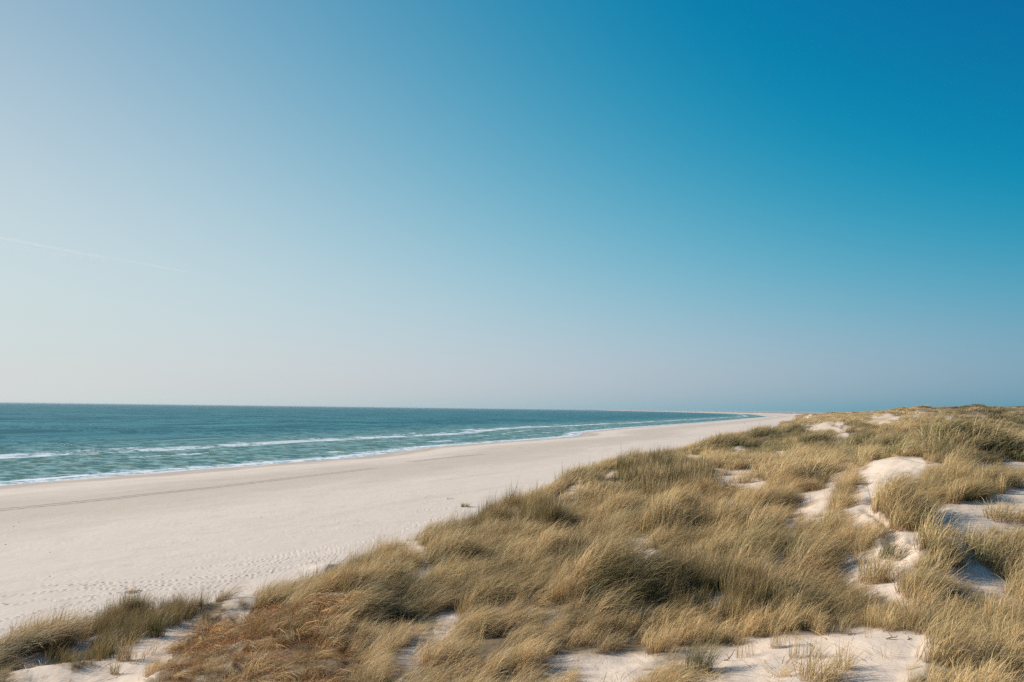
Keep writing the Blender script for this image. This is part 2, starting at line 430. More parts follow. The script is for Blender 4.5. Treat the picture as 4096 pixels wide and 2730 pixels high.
def ground0(x, y):
    d, s = shore_ds(x, y)
    r = np.hypot(x, y)
    beach = np.where(d < 0, 0.018 * np.maximum(d, -250), 0)
    beach = beach + np.where(d > 0, 1.5 * sstep(0, 40, d) + 1.7 * sstep(30, 130, d), 0)
    beach = beach + 0.10 * fbm(x / 14, y / 14, 3, 11) * sstep(15, 60, d)
    beach = beach - 0.10 * np.exp(-((d - 95) / 8) ** 2) * fbm(s / 60, s * 0, 2, 5)
    du = rbf(x, y)
    far = sstep(130, 420, r)
    # big dune forms where the survey is thin
    big = (fbm(x / 55, y / 80, 4, 21) * 4.2 + 1.6 * np.abs(fbm(x / 24, y / 38, 3, 23))) * far
    fine = fbm(x / 12, y / 12, 3, 31) * (2.0 * sstep(55, 120, r) + 0.12)
    hum = fbm(x / 2.4, y / 2.7, 3, 41) * 0.34 * (1 - 0.6 * sstep(60, 150, r))
    back = 25 * sstep(300, 900, y) + 60 * sstep(900, 3000, y) + 420 * sstep(3000, 8000, y)   # the dune front steps back down the coast
    back = back - 2.6 * sstep(.40, .50, -np.arctan2(x, y)) * (1 - sstep(40, 60, r))
    e0 = back + 147 + 4 * fbm(s / 30, s * 0, 3, 51)
    tt = np.clip((d + (.5 + 1.5 * sstep(60, 110, r)) * fbm(x / 7, y / 7, 2, 61) - e0) / (167.2 + back - e0), 0, 1)
    edge = tt * (.30 + .70 * tt)
    uu, vv = to_px(x, y, du)
    bare = np.clip(1.25 * (1 - look(density_wide, uu, vv, 1.0)), 0, 1)
    hum = hum * (1 - .8 * bare)
    big = big * (.08 + .92 * sstep(172, 250, d)); fine = fine * (.12 + .88 * sstep(168, 192, d))
    foot = 0.9 * np.maximum(fbm(x / 18, y / 18, 3, 71), 0) * np.exp(-((d - 146) / 7) ** 2)
    z = beach * (1 - edge) + (du + big + fine) * edge + hum * edge + foot * (1 - edge)
    return z, d, s, edge


def hit(u, v, fn=None, t1=4000):
    """first point where the sight line through a photograph pixel meets the ground"""
    fn = fn or (lambda a, b: ground0(a, b)[0])
    dd = ray(np.array([u], float), np.array([v], float))[0]
    t = 9 * 1.004 ** np.arange(int(math.log(t1 / 9) / math.log(1.004)))
    x = dd[0] * t; y = dd[1] * t; z = CAM_H + dd[2] * t
    g = fn(x, y)
    k = np.argmax(z < g)
    if k == 0: k = len(t) - 1
    a = (z[k - 1] - g[k - 1]); b = (g[k] - z[k]); f = a / (a + b + 1e-9)
    tt = t[k - 1] + (t[k] - t[k - 1]) * f
    return dd[0] * tt, dd[1] * tt


hum_w = []
for (u, v, sz, h) in hollows:
    if h <= 0: continue
    X, Y = hit(u, v)
    hum_w.append((X - sz * .55, Y + .1 * sz, sz, h))


def hummocks(x, y):
    z = np.zeros(x.shape)
    for (X, Y, sz, h) in hum_w:
        dx = (x - X) / sz; dy = (y - Y) / (sz * 1.25)
        m = (np.abs(dx) < 3.2) & (np.abs(dy) < 3.2)
        if not m.any(): continue
        a = np.where(dx[m] > 0, np.exp(-(dx[m] * 2.0) ** 2), np.exp(-(dx[m] * .8) ** 2)) * np.exp(-dy[m] ** 2)
        hole = np.exp(-((dx[m] - .75) / .45) ** 2) * np.exp(-dy[m] ** 2)
        z[m] += .95 * h * (a - .35 * hole)
    return z


for (u, v, sz, h) in hollows:                # lee hollows: greener grass, darkened to paint in their shade
    if h > 0:
        w_ = 34 * sz / max(1, (2900 - v) / 700)
        green = np.maximum(green, .75 * np.exp(-(((gx - u) / w_) ** 2 + ((gy - v - 6) / (w_ * .55)) ** 2)))

# bare sand mounds: (photograph pixel, radius x, radius y, height)
mounds = [(1010, 2385, .75, 1.1, .42), (150, 2640, 1.1, 1.1, .5), (3560, 1860, 2.2, 2.0, .35), (3400, 1745, 4, 4, 1.0), (3300, 1750, 4, 4, .8), (3560, 1668, 9, 9, 1.5), (3700, 1650, 9, 12, 1.0)]
mound_w = [hit(u, v, rbf) + (a, b, h) for (u, v, a, b, h) in mounds]


def ground(x, y, full=False):
    z, d, s, e = ground0(x, y)
    uu, vv = to_px(x, y, z)
    z = z + hummocks(x, y) * (1 - .75 * np.clip(1.2 * (1 - look(density_wide, uu, vv, 1.0)), 0, 1))
    for (X, Y, a, b, h) in mound_w:
        q = ((x - X) / a) ** 2 + ((y - Y) / b) ** 2
        z = z + h * np.where(x > X, np.exp(-q * 1.6), np.exp(-q * .7))
    return (z, d, s, e) if full else z


gfun = lambda a, b: ground(a, b)

# ------------------------------------------------------------------ node helpers
class NT:
    """tiny expression builder over shader nodes"""
    def __init__(self, mat):
        self.t = mat.node_tree

    def new(self, typ, **kw):
        nd = self.t.nodes.new(typ)
        for k, v in kw.items(): setattr(nd, k, v)
        return nd

    def put(self, sock, v):
        if isinstance(v, bpy.types.NodeSocket): self.t.links.new(v, sock)
        elif v is not None: sock.default_value = v

    def m(self, op, a, b=None, c=None, clamp=False):
        nd = self.new('ShaderNodeMath', operation=op); nd.use_clamp = clamp
        self.put(nd.inputs[0], a)
        if b is not None: self.put(nd.inputs[1], b)
        if c is not None: self.put(nd.inputs[2], c)
        return nd.outputs[0]

    def attr(self, name, typ='GEOMETRY'):
        nd = self.new('ShaderNodeAttribute', attribute_name=name); nd.attribute_type = typ
        return nd.outputs['Fac']

    def vec(self, x, y, z=0.0):
        nd = self.new('ShaderNodeCombineXYZ')
        for i, v in enumerate((x, y, z)): self.put(nd.inputs[i], v)
        return nd.outputs[0]

    def noise(self, vec, scale=1.0, detail=3.0, rough=0.5, dist=0.0):
        nd = self.new('ShaderNodeTexNoise')
        if vec is not None: self.put(nd.inputs['Vector'], vec)
        nd.inputs['Scale'].default_value = scale; nd.inputs['Detail'].default_value = detail
        nd.inputs['Roughness'].default_value = rough; nd.inputs['Distortion'].default_value = dist
        return nd.outputs['Fac']

    def step(self, v, a, b, lo=0.0, hi=1.0):
        nd = self.new('ShaderNodeMapRange', interpolation_type='SMOOTHSTEP')
        self.put(nd.inputs[0], v)
        nd.inputs[1].default_value = a; nd.inputs[2].default_value = b
        nd.inputs[3].default_value = lo; nd.inputs[4].default_value = hi
        return nd.outputs[0]

    def mix(self, f, a, b):
        nd = self.new('ShaderNodeMix', data_type='RGBA')
        self.put(nd.inputs[0], f)
        for i, v in ((6, a), (7, b)):
            if isinstance(v, tuple): v = (*v, 1.0)
            self.put(nd.inputs[i], v)
        return nd.outputs[2]

    def pos(self):
        return self.new('ShaderNodeNewGeometry').outputs['Position']

    def bump(self, h, strength=0.5, dist=0.1, normal=None):
        nd = self.new('ShaderNodeBump')
        nd.inputs['Strength'].default_value = strength; nd.inputs['Distance'].default_value = dist
        self.put(nd.inputs['Height'], h)
        if normal is not None: self.put(nd.inputs['Normal'], normal)
        return nd.outputs[0]


def new_mat(name):
    m = bpy.data.materials.new(name); m.use_nodes = True
    m.node_tree.nodes.clear()
    t = NT(m)
    out = t.new('ShaderNodeOutputMaterial')
    return m, t, out


def principled(t, out, color, rough=0.8, spec=0.3, normal=None):
    b = t.new('ShaderNodeBsdfPrincipled')
    if isinstance(color, tuple): color = (*color, 1.0)
    t.put(b.inputs['Base Color'], color)
    t.put(b.inputs['Roughness'], rough)
    t.put(b.inputs['Specular IOR Level'], spec)
    if normal is not None: t.put(b.inputs['Normal'], normal)
    t.t.links.new(b.outputs[0], out.inputs['Surface'])
    return b


def flat_mat(name, color, rough=0.8):
    m, t, out = new_mat(name)
    c = t.mix(t.step(t.noise(t.pos(), 18.0, 3.0), .3, .7), tuple(v * .85 for v in color), tuple(min(1, v * 1.12) for v in color))
    principled(t, out, c, rough)
    return m


# sand
def sand_material():
    m, t, out = new_mat('sand')
    P_ = t.pos(); d = t.attr('shore_d'); s = t.attr('shore_s'); veg = t.attr('veg')
    long = t.vec(t.m('MULTIPLY', s, 0.03), t.m('MULTIPLY', d, 0.09))
    n1 = t.noise(long, 1.0, 5.0, .6)
    n2 = t.noise(P_, 0.9, 4.0, .6)
    n3 = t.noise(P_, 9.0, 3.0, .6)
    pale = (0.775, 0.635, 0.510); tan = (0.575, 0.455, 0.350)
    dn = t.m('ADD', d, t.m('MULTIPLY', t.m('SUBTRACT', n1, .5), 55.0))
    zone = t.m('MULTIPLY', t.step(dn, 28, 52), t.step(dn, 100, 66))
    zone2 = t.m('MULTIPLY', t.step(dn, -4, 3), t.step(dn, 22, 8))
    col = t.mix(t.m('MULTIPLY', zone, .62), pale, tan)
    col = t.mix(t.m('MULTIPLY', zone2, .65), col, (0.42, 0.33, 0.265))
    streak = t.noise(t.vec(t.m('MULTIPLY', s, 0.010), t.m('MULTIPLY', d, 0.16)), 1.0, 5.0, .65)
    col = t.mix(t.m('MULTIPLY', t.step(streak, .50, .72), .35), col, tan)
    wet = t.step(d, 2.5, -1.5)
    col = t.mix(t.m('MULTIPLY', wet, .8), col, (0.20, 0.17, 0.145))
    speck = t.step(n3, .62, .75)
    col = t.mix(t.m('MULTIPLY', speck, .16), col, (0.36, 0.28, 0.22))
    blot = t.noise(P_, 0.22, 5.0, .65)
    col = t.mix(t.m('MULTIPLY', t.step(blot, .52, .70), .22), col, (0.50, 0.41, 0.335))
    mott = t.noise(P_, .55, 5.0, .7)
    col = t.mix(t.m('MULTIPLY', t.step(mott, .50, .66), .16), col, (0.56, 0.44, 0.345))
    # dune sand a touch warmer, litter below the grass darkened to paint shade into the gaps
    dune = t.attr('dune')
    col = t.mix(t.m('MULTIPLY', dune, .6), col, (0.73, 0.565, 0.425))
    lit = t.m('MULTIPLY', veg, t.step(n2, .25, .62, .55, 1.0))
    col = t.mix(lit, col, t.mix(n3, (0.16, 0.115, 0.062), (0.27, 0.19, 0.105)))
    straws = t.noise(t.vec(t.m('MULTIPLY', t.new('ShaderNodeSeparateXYZ').outputs[0], 1.0), 0.0), 1.0)
    sep = t.new('ShaderNodeSeparateXYZ'); t.put(sep.inputs[0], P_)
    st = t.noise(t.vec(t.m('MULTIPLY', sep.outputs[0], 3.0), t.m('MULTIPLY', sep.outputs[1], 16.0)), 1.0, 4.0, .7, .6)
    col = t.mix(t.m('MULTIPLY', t.m('MULTIPLY', t.step(st, .58, .68), dune), .35), col, (0.36, 0.25, 0.15))
    rip = t.noise(t.vec(t.m('MULTIPLY', sep.outputs[0], 7.0), t.m('MULTIPLY', sep.outputs[1], 2.2)), 1.0, 3.0, .5, .8)
    h = t.m('ADD', t.m('MULTIPLY', n3, .25), t.m('ADD', t.m('MULTIPLY', n2, .5), t.m('MULTIPLY', rip, .35)))
    nb = t.bump(h, .6, .07)
    b = principled(t, out, col, t.m('SUBTRACT', .95, t.m('MULTIPLY', wet, .75)), t.m('ADD', .12, t.m('MULTIPLY', wet, .5)), nb)
    return m


# ------------------------------------------------------------------ ground sheet
def ring_grid(az, rr):
    a, r = np.meshgrid(az, rr)
    x = np.sin(a) * r; y = np.cos(a) * r
    nr, nc = a.shape
    i = np.arange((nr - 1) * nc).reshape(nr - 1, nc)[:, :-1].ravel()
    f = np.stack([i, i + 1, i + nc + 1, i + nc], 1)[:, ::-1]
    return x, y, f


az = np.concatenate([np.linspace(-1.25, -0.74, 24, endpoint=False), np.arange(-0.74, -0.06, 0.00145), np.arange(-0.06, 0.72, 0.0028), np.linspace(0.722, 1.25, 26)])
rr = np.concatenate([5 * 1.011 ** np.arange(math.log(40 / 5) / math.log(1.011)), np.arange(40, 82, .14), 82 * 1.0052 ** np.arange(math.log(300 / 82) / math.log(1.0052)),
                     300 * 1.012 ** np.arange(math.log(2200 / 300) / math.log(1.012)), 2200 * 1.045 ** np.arange(79)])
X, Y, Fc = ring_grid(az, rr)
Zg, Dg, Sg, Eg = ground(X, Y, True)
Rg = np.hypot(X, Y)

# churned sand on the upper beach
churn = sstep(45, 75, Dg) * (1 - Eg) * (1 - sstep(110, 240, Rg))
Zg += churn * 0.036 * fbm(X / .45, Y / .45, 2, 81) * sstep(-.35, .35, fbm(X / 9, Y / 9, 2, 82))
Zg += (1 - Eg) * sstep(5, 30, Dg) * 0.02 * fbm(X / 1.6, Y / 1.6, 2, 83) * (1 - sstep(150, 400, Rg))

Zg += Eg * (Rg < 60) * (1 - np.clip(look(density_soft, *to_px(X, Y, Zg), 1.0), 0, 1)) * .055 * fbm(X / .8, Y / .8, 3, 85)
# footprints: pressed into the sheet, with a small rim
def beach_pt(u, v):
    return hit(u, v)


trails = [('H', [(60, 885), (270, 805), (540, 745), (760, 660), (1080, 575), (1250, 530), (1560, 470), (1850, 380)]),
          ('H', [(20, 690), (320, 675), (480, 690), (740, 605), (1000, 550), (1160, 460), (1420, 410), (1690, 360), (2050, 335), (2353, 300)]),
          ('H', [(-20, 620), (100, 592), (300, 540), (520, 500), (720, 450), (925, 405), (1040, 350), (1270, 315), (1560, 290), (1850, 280), (2353, 235)]),
          ('H', [(320, 760), (480, 690), (610, 645), (840, 590), (1060, 530), (1340, 480), (1560, 465)]),
          ('H', [(-20, 430), (60, 440), (180, 440), (360, 395), (640, 400), (800, 375), (960, 358), (1110, 333), (1400, 300)]),
          ('H', [(60, 355), (350, 330), (600, 300), (900, 270), (1150, 290), (1500, 260), (1900, 240), (2353, 200)]),
          ('H', [(450, 245), (900, 240), (1300, 250), (1690, 240), (2100, 210), (2353, 190)]),
          ('H', [(700, 245), (900, 212), (1080, 214), (1330, 210), (1700, 200), (2000, 170), (2353, 140)]),
          ('G', [(0, 370), (160, 340), (350, 300), (500, 270), (700, 230), (900, 200), (1100, 150), (1300, 100), (1500, 20)]),
          ('G', [(0, 420), (200, 380), (360, 330), (560, 290), (760, 240), (960, 190), (1160, 130), (1330, 60), (1500, -20)]),
          ('G', [(0, 300), (250, 290), (450, 240), (600, 180), (800, 130), (1000, 70), (1200, 20)]),
          ('G', [(0, 200), (200, 170), (500, 150), (700, 90), (900, 60), (1050, 0)]),
          ('A', [(0, 830), (110, 770), (250, 760), (400, 710), (520, 680), (600, 640), (700, 600)]),
          ('A', [(0, 860), (150, 800), (300, 750), (450, 720), (600, 655), (800, 610), (1000, 555), (1200, 500), (1400, 440)]),
          ('A', [(160, 660), (170, 620), (330, 630), (450, 620), (640, 590), (730, 550), (950, 480), (1130, 440), (1400, 340)]),
          ('A', [(230, 500), (330, 480), (390, 450)])]
prints = []
for k, pts in trails:
    pp = [beach_pt(*q) for q in zp(k, pts)]
    pp = [q for q in pp if math.hypot(*q) > 38]
    side = 1
    for (x0, y0), (x1, y1) in zip(pp[:-1], pp[1:]):
        L = math.hypot(x1 - x0, y1 - y0)
        if L < .3 or L > 60: continue
        ux, uy = (x1 - x0) / L, (y1 - y0) / L
        q = random.random() * .4
        while q < L:
            side = -side
            prints.append((x0 + ux * q - uy * side * .13 + random.gauss(0, .07), y0 + uy * q + ux * side * .13 + random.gauss(0, .07), math.atan2(uy, ux) + random.gauss(0, .15), random.uniform(.6, 1.15)))
            q += random.uniform(.55, .85)
for i in range(330):                          # trampled stretch below the dune foot
    u = random.uniform(300, 1500); v = random.uniform(0, 1)
    lo = 2350 - (u - 300) * .16; hi = 2470 - (u - 500) * .30
    vv = lo + (hi - lo) * v
    if hi <= lo: continue
    q = at_z(u, vv, 3.0)
    prints.append((float(q[0]), float(q[1]), random.uniform(0, 6.28), random.uniform(.25, .7)))
for (px, py, pa_, dep) in prints:
    r0 = math.hypot(px, py); a0 = math.atan2(px, py)
    if r0 < 30 or r0 > 170 or abs(a0) > 0.8: continue
    i0, i1 = np.searchsorted(rr, [r0 - .8, r0 + .8]); j0, j1 = np.searchsorted(az, [a0 - .8 / r0, a0 + .8 / r0])
    dx = X[i0:i1, j0:j1] - px; dy = Y[i0:i1, j0:j1] - py
    a = dx * math.cos(pa_) + dy * math.sin(pa_); b = -dx * math.sin(pa_) + dy * math.cos(pa_)
    q = (a / .20) ** 2 + (b / .125) ** 2
    Zg[i0:i1, j0:j1] += dep * (1 - Eg[i0:i1, j0:j1]) * (-.10 * np.exp(-q * 1.1) + .045 * np.exp(-(np.sqrt(q) - 1.6) ** 2 * 3))

# the beaten path through the dunes: trampled hollows
path_px = [(3470, 1925), (3480, 1960), (3490, 2000), (3470, 2040), (3480, 2080), (3540, 2110), (3570, 2150), (3570, 2190), (3600, 2240), (3560, 2300), (3570, 2340)]
for i in range(160):
    k = random.randrange(len(path_px) - 1); f = random.random()
    u = path_px[k][0] * (1 - f) + path_px[k + 1][0] * f + random.gauss(0, 14); v = path_px[k][1] * (1 - f) + path_px[k + 1][1] * f
    px, py = hit(u, v)
    r0 = math.hypot(px, py); a0 = math.atan2(px, py)
    i0, i1 = np.searchsorted(rr, [r0 - .9, r0 + .9]); j0, j1 = np.searchsorted(az, [a0 - .9 / r0, a0 + .9 / r0])
    q = ((X[i0:i1, j0:j1] - px) / .22) ** 2 + ((Y[i0:i1, j0:j1] - py) / .3) ** 2
    Zg[i0:i1, j0:j1] -= .035 * np.exp(-q) - .01 * np.exp(-(np.sqrt(q) - 1.6) ** 2 * 2)

U_, V_ = to_px(X, Y, Zg)
dens_v = look(density_soft, U_, V_, 0.9)
for dz_ in (.2, .4):
    Uq, Vq = to_px(X + dz_ * .3, Y, Zg + dz_)
    dens_v = np.minimum(dens_v, look(density, Uq, Vq, .9) + .25)
farveg = sstep(-.28, .02, fbm(X / 20, Y / 34, 4, 91))
dens_all = np.where(Rg > 420, farveg, dens_v)
veg = np.clip(dens_all * 1.0, 0, 1) * sstep(.2, .6, Eg)
mat_sand = sand_material()
me = np_mesh('dune_and_beach_ground', np.stack([X.ravel(), Y.ravel(), Zg.ravel()], 1), Fc,
             dict(shore_d=Dg.ravel(), shore_s=Sg.ravel(), veg=veg.ravel(), dune=Eg.ravel()), smooth=True)
me.materials.append(mat_sand)
g = link(bpy.data.objects.new('ground', me))
tag(g, 'pale sandy beach with footprints rising into bare dune sand', kind='structure')


# tyre tracks along the beach: pressed grooves with thrown-up edges
def track(px_list, name):
    pts = [at_z(np.array(float(u)), np.array(float(v)), 2.2) for u, v in px_list]
    pts = np.array([(float(a), float(b)) for a, b in pts])
    # resample
    L = np.concatenate([[0], np.cumsum(np.hypot(*np.diff(pts, axis=0).T))])
    q = np.arange(0, L[-1], .5)
    xs = np.interp(q, L, pts[:, 0]); ys = np.interp(q, L, pts[:, 1])
    tx = np.gradient(xs); ty = np.gradient(ys); nn = np.hypot(tx, ty); nx, ny = -ty / nn, tx / nn
    V = []; Fs = []
    prof = [(-.40, -.03), (-.26, .06), (-.14, .02), (.14, .02), (.26, .07), (.40, -.03)]
    for off in (-1.15, 1.15):
        base = len(V)
        for i in range(len(xs)):
            wob = .08 * math.sin(q[i] * .11 + off) + .02 * math.sin(q[i] * .7)
            amp = .8 + .25 * math.sin(q[i] * 2.3 + off * 3) * math.sin(q[i] * .31)
            for (o, h) in prof:
                V.append((xs[i] + nx[i] * (off + o + wob), ys[i] + ny[i] * (off + o + wob), h * (amp if h > .05 else 1)))
        m_ = len(prof)
        for i in range(len(xs) - 1):
            for j in range(m_ - 1):
                a = base + i * m_ + j
                Fs.append((a, a + m_, a + m_ + 1, a + 1))
    V = np.array(V)
    V[:, 2] += ground(V[:, 0], V[:, 1])
    dd, ss = shore_ds(V[:, 0], V[:, 1])
    me = np_mesh(name, V, np.array(Fs), dict(shore_d=dd + 40, shore_s=ss, veg=np.zeros(len(V)), dune=np.zeros(len(V))), smooth=False)
    me.materials.append(mat_track)
    return link(bpy.data.objects.new(name, me))


m, t, out = new_mat('damp_shaded_sand')
nz = t.noise(t.pos(), 3.0, 4.0)
principled(t, out, t.mix(nz, (0.42, 0.335, 0.265), (0.64, 0.52, 0.42)), .95, .1, t.bump(nz, .6, .06))  # turned damp sand, darkened further to paint the shaded rut sides
mat_track = m
tk = track([(-60, 2036), (280, 2005), (560, 1975), (850, 1945), (1130, 1912), (1400, 1880), (1500, 1868)], 'tyre_tracks')
tag(tk, 'pair of tyre tracks running along the beach at the left edge', kind='structure')
tk = track([(1640, 1842), (1760, 1828), (1850, 1820), (1930, 1813)], 'tyre_tracks')
tag(tk, 'short far stretch of tyre tracks near the waterline', kind='structure')

# ------------------------------------------------------------------ sea
az2 = np.arange(-0.80, 0.62, 0.0030)
rr2 = np.concatenate([95 * 1.0042 ** np.arange(math.log(800 / 95) / math.log(1.0042)), 800 * 1.018 ** np.arange(math.log(9000 / 800) / math.log(1.018)), 9000 * 1.12 ** np.arange(24)])
Xw, Yw, Fw = ring_grid(az2, rr2)
Dw, Sw = shore_ds(Xw, Yw)
off = -Dw
def wander(s, seed, amp, L):
    return amp * fbm(s / L, s * 0 + seed * 7.3, 3, seed)
b1 = off - (92 + wander(Sw, 101, 16, 160))
b2 = off - (108 + wander(Sw, 102, 18, 120))
b3 = off - (30 + wander(Sw, 103, 22, 90))
b4 = off - (4.5 + wander(Sw, 104, 5, 30))
fade = 1 - sstep(500, 1500, np.hypot(Xw, Yw))
def crest(b, h, wf, wb):
    return h * np.where(b > 0, np.exp(-(b / wb) ** 2), np.exp(-(b / wf) ** 2))
p1 = .55 + .45 * sstep(-.35, .2, fbm(Sw / 45, Sw * 0, 3, 111)); p2 = .15 + .85 * sstep(-.25, .3, fbm(Sw / 35, Sw * 0, 3, 112)); p3 = sstep(-.15, .35, fbm(Sw / 28, Sw * 0, 3, 113))
Zw = crest(b1, .65, 2.2, 6) * p1 + crest(b2, .5, 2.5, 7) * p2 + crest(b3, .35, 1.8, 4) * p3
Zw = Zw * fade + fade * .16 * fbm(off / 9 + 3, Sw / 30, 3, 121) * sstep(5, 60, off)
Zw = Zw + 0.02
me = np_mesh('sea_surface', np.stack([Xw.ravel(), Yw.ravel(), Zw.ravel()], 1), Fw,
             dict(off=off.ravel(), s=Sw.ravel(), b1=b1.ravel(), b2=b2.ravel(), b3=b3.ravel(), b4=b4.ravel(), p1=p1.ravel(), p2=p2.ravel(), p3=p3.ravel()), smooth=True)


def sea_material():
    m, t, out = new_mat('sea_water')
    off = t.attr('off'); s = t.attr('s')
    b = [t.attr('b%d' % i) for i in (1, 2, 3, 4)]; p = [t.attr('p%d' % i) for i in (1, 2, 3)]
    def sn(ls, ld, detail=3.0, rough=.55, z=0.0, dist=0.0):
        return t.noise(t.vec(t.m('MULTIPLY', s, 1.0 / ls), t.m('MULTIPLY', off, 1.0 / ld), z), 1.0, detail, rough, dist)
    chop = sn(2.6, 4.6, 3.0, .6, 3.0)
    swell = sn(6, 12, 3.0, .6)
    wide = sn(26, 48, 3.0, .6, 6.0)
    huge = sn(120, 210, 4.0, .6, 8.0)
    near_w = t.m('ADD', t.m('MULTIPLY', swell, .55), t.m('MULTIPLY', chop, .45))
    tone = t.m('ADD', t.m('MULTIPLY', near_w, .58), t.m('ADD', t.m('MULTIPLY', wide, .24), t.m('MULTIPLY', huge, .18)))  # light and dark of the ripples, put into the water colour
    deep = t.mix(t.step(tone, .455, .545), (0.005, 0.085, 0.105), (0.070, 0.245, 0.265))
    shallow = t.mix(t.step(near_w, .44, .57), (0.045, 0.140, 0.120), (0.250, 0.400, 0.380))
    col = t.mix(t.step(off, 240, 80), deep, shallow)
    gr = t.step(sn(5, 10, 3.0, .5, 4.0), .565, .62)  # olive streaks paint the dark troughs and wave faces as colour
    zone = t.m('MULTIPLY', t.step(off, 4, 12), t.step(off, 125, 70))
    col = t.mix(t.m('MULTIPLY', t.m('MULTIPLY', gr, zone), .75), col, (0.100, 0.130, 0.045))
    # foam
    fine = sn(1.3, 2.2, 4.0, .7, 9.0)
    mid = sn(6, 7, 4.0, .65, 5.0)
    def band(bb, w_out, w_in, pres, k=1.0):
        a = t.m('MULTIPLY', t.step(bb, w_out, w_out * .3), t.step(bb, -w_in, -w_in * .2))
        a = t.m('MULTIPLY', a, pres) if pres is not None else a
        return t.m('MULTIPLY', a, k)
    f = t.m('MAXIMUM', band(b[0], 4.0, 19.0, p[0], 1.0), band(b[1], 3.0, 9.0, p[1], .80))
    f = t.m('MAXIMUM', f, band(b[2], 3.0, 11.0, p[2], .84))
    b5 = t.m('SUBTRACT', b[0], -34.0)
    f = t.m('MAXIMUM', f, band(b5, 2.5, 8.0, p[1], .76))
    f = t.m('MAXIMUM', f, band(b[3], 3.5, 4.5, None, .95))
    f2 = t.m('MULTIPLY', t.step(off, 24, 1), .74)
    f = t.m('MAXIMUM', f, f2)
    mask = t.m('ADD', f, t.m('MULTIPLY', t.m('SUBTRACT', mid, .5), 2.2))
    mask = t.m('ADD', mask, t.m('MULTIPLY', t.m('SUBTRACT', fine, .5), 1.9))
    mask = t.m('MULTIPLY', t.step(mask, .40, 1.0), t.step(f, .02, .25))
    caps = t.m('MULTIPLY', t.step(sn(2.2, 5.0, 3.0, .5, 2.0), .70, .74), t.step(off, 30, 90))
    lace = t.m('MULTIPLY', t.step(sn(3, 7, 4.0, .7, 7.0), .58, .68), t.m('MULTIPLY', t.step(off, 100, 60), .35))
    mask = t.m('MAXIMUM', mask, t.m('MAXIMUM', caps, lace))
    wash = t.step(off, 3.5, -1.0)
    col = t.mix(t.m('MULTIPLY', wash, .8), col, (0.30, 0.36, 0.38))  # pale sky reflection on the thin wash, mixed in as colour
    col = t.mix(mask, col, (0.84, 0.86, 0.86))
    hgt = t.m('ADD', t.m('MULTIPLY', sn(3.2, .9, 4.0, .65, 1.0), .6), t.m('MULTIPLY', sn(12, 3.0, 3.0, .5), 1.3))
    nb = t.bump(hgt, .9, .55)
    df = t.new('ShaderNodeBsdfDiffuse'); t.put(df.inputs['Color'], col); t.put(df.inputs['Normal'], t.bump(hgt, .5, .35))
    gl = t.new('ShaderNodeBsdfGlossy'); gl.inputs['Color'].default_value = (.75, .88, .92, 1); gl.inputs['Roughness'].default_value = .30; t.put(gl.inputs['Normal'], nb)
    ms = t.new('ShaderNodeMixShader'); t.put(ms.inputs[0], t.m('MULTIPLY', t.m('SUBTRACT', 1.0, mask), .13))
    t.t.links.new(df.outputs[0], ms.inputs[1]); t.t.links.new(gl.outputs[0], ms.inputs[2]); t.t.links.new(ms.outputs[0], out.inputs['Surface'])
    return m


me.materials.append(sea_material())
w = link(bpy.data.objects.new('sea', me))
tag(w, 'teal sea with broken lines of white surf', kind='structure')

# ------------------------------------------------------------------ grass blades
def blades(n, rad, h, width, lean=(25, 75), spread=.5, outward=.3, segs=3, seed=0, flat=.0, h_sd=.25):
    g_ = np.random.default_rng(seed)
    a = g_.uniform(0, 2 * np.pi, n); r_ = rad * np.sqrt(g_.uniform(0, 1, n))
    bx, by = r_ * np.cos(a), r_ * np.sin(a)
    phi = g_.normal(0, spread, n)                          # the wind blows towards +x
    dx = np.cos(phi) + outward * np.cos(a) * (r_ / rad); dy = np.sin(phi) + outward * np.sin(a) * (r_ / rad)
    L_ = np.hypot(dx, dy) + 1e-6; dx /= L_; dy /= L_
    hh = h * np.clip(g_.normal(1, h_sd, n), .35, 1.6)
    th0 = np.radians(lean[0] + g_.normal(0, 10, n)); th1 = np.radians(lean[1] + g_.normal(0, 16, n))
    ww = width * g_.uniform(.6, 1.3, n)
    tw = g_.uniform(-1.0, 1.0, n)
    wx, wy, wz = -dy * np.cos(tw), dx * np.cos(tw), np.sin(tw) * .8
    V = []; T = []; Rr = []
    px, py, pz = bx.copy(), by.copy(), np.full(n, -.04)
    rnd = g_.uniform(0, 1, n)
    for k in range(segs + 1):
        tt = k / segs
        if k:
            th = th0 + (th1 - th0) * ((k - .5) / segs) ** 1.2
            px = px + dx * np.sin(th) * hh / segs; py = py + dy * np.sin(th) * hh / segs
            pz = np.maximum(pz + np.cos(th) * hh / segs, flat)
        if k < segs:
            wk = ww * (1 - tt * .55) * .5
            V.append(np.stack([px - wx * wk, py - wy * wk, pz - wz * wk], 1)); V.append(np.stack([px + wx * wk, py + wy * wk, pz + wz * wk], 1))
            T += [np.full(n, tt)] * 2; Rr += [rnd] * 2
        else:
            V.append(np.stack([px, py, pz], 1)); T.append(np.full(n, 1.0)); Rr.append(rnd)
    i = np.arange(n)
    quads = []
    for k in range(segs - 1):
        quads.append(np.stack([i + 2 * k * n, i + (2 * k + 1) * n, i + (2 * k + 3) * n, i + (2 * k + 2) * n], 1))
    k = segs - 1
    tris = np.stack([i + 2 * k * n, i + (2 * k + 1) * n, i + (2 * k + 2) * n], 1)
    return np.concatenate(V), (np.concatenate(quads) if quads else np.zeros((0, 4), int)), tris, np.concatenate(T), np.concatenate(Rr)


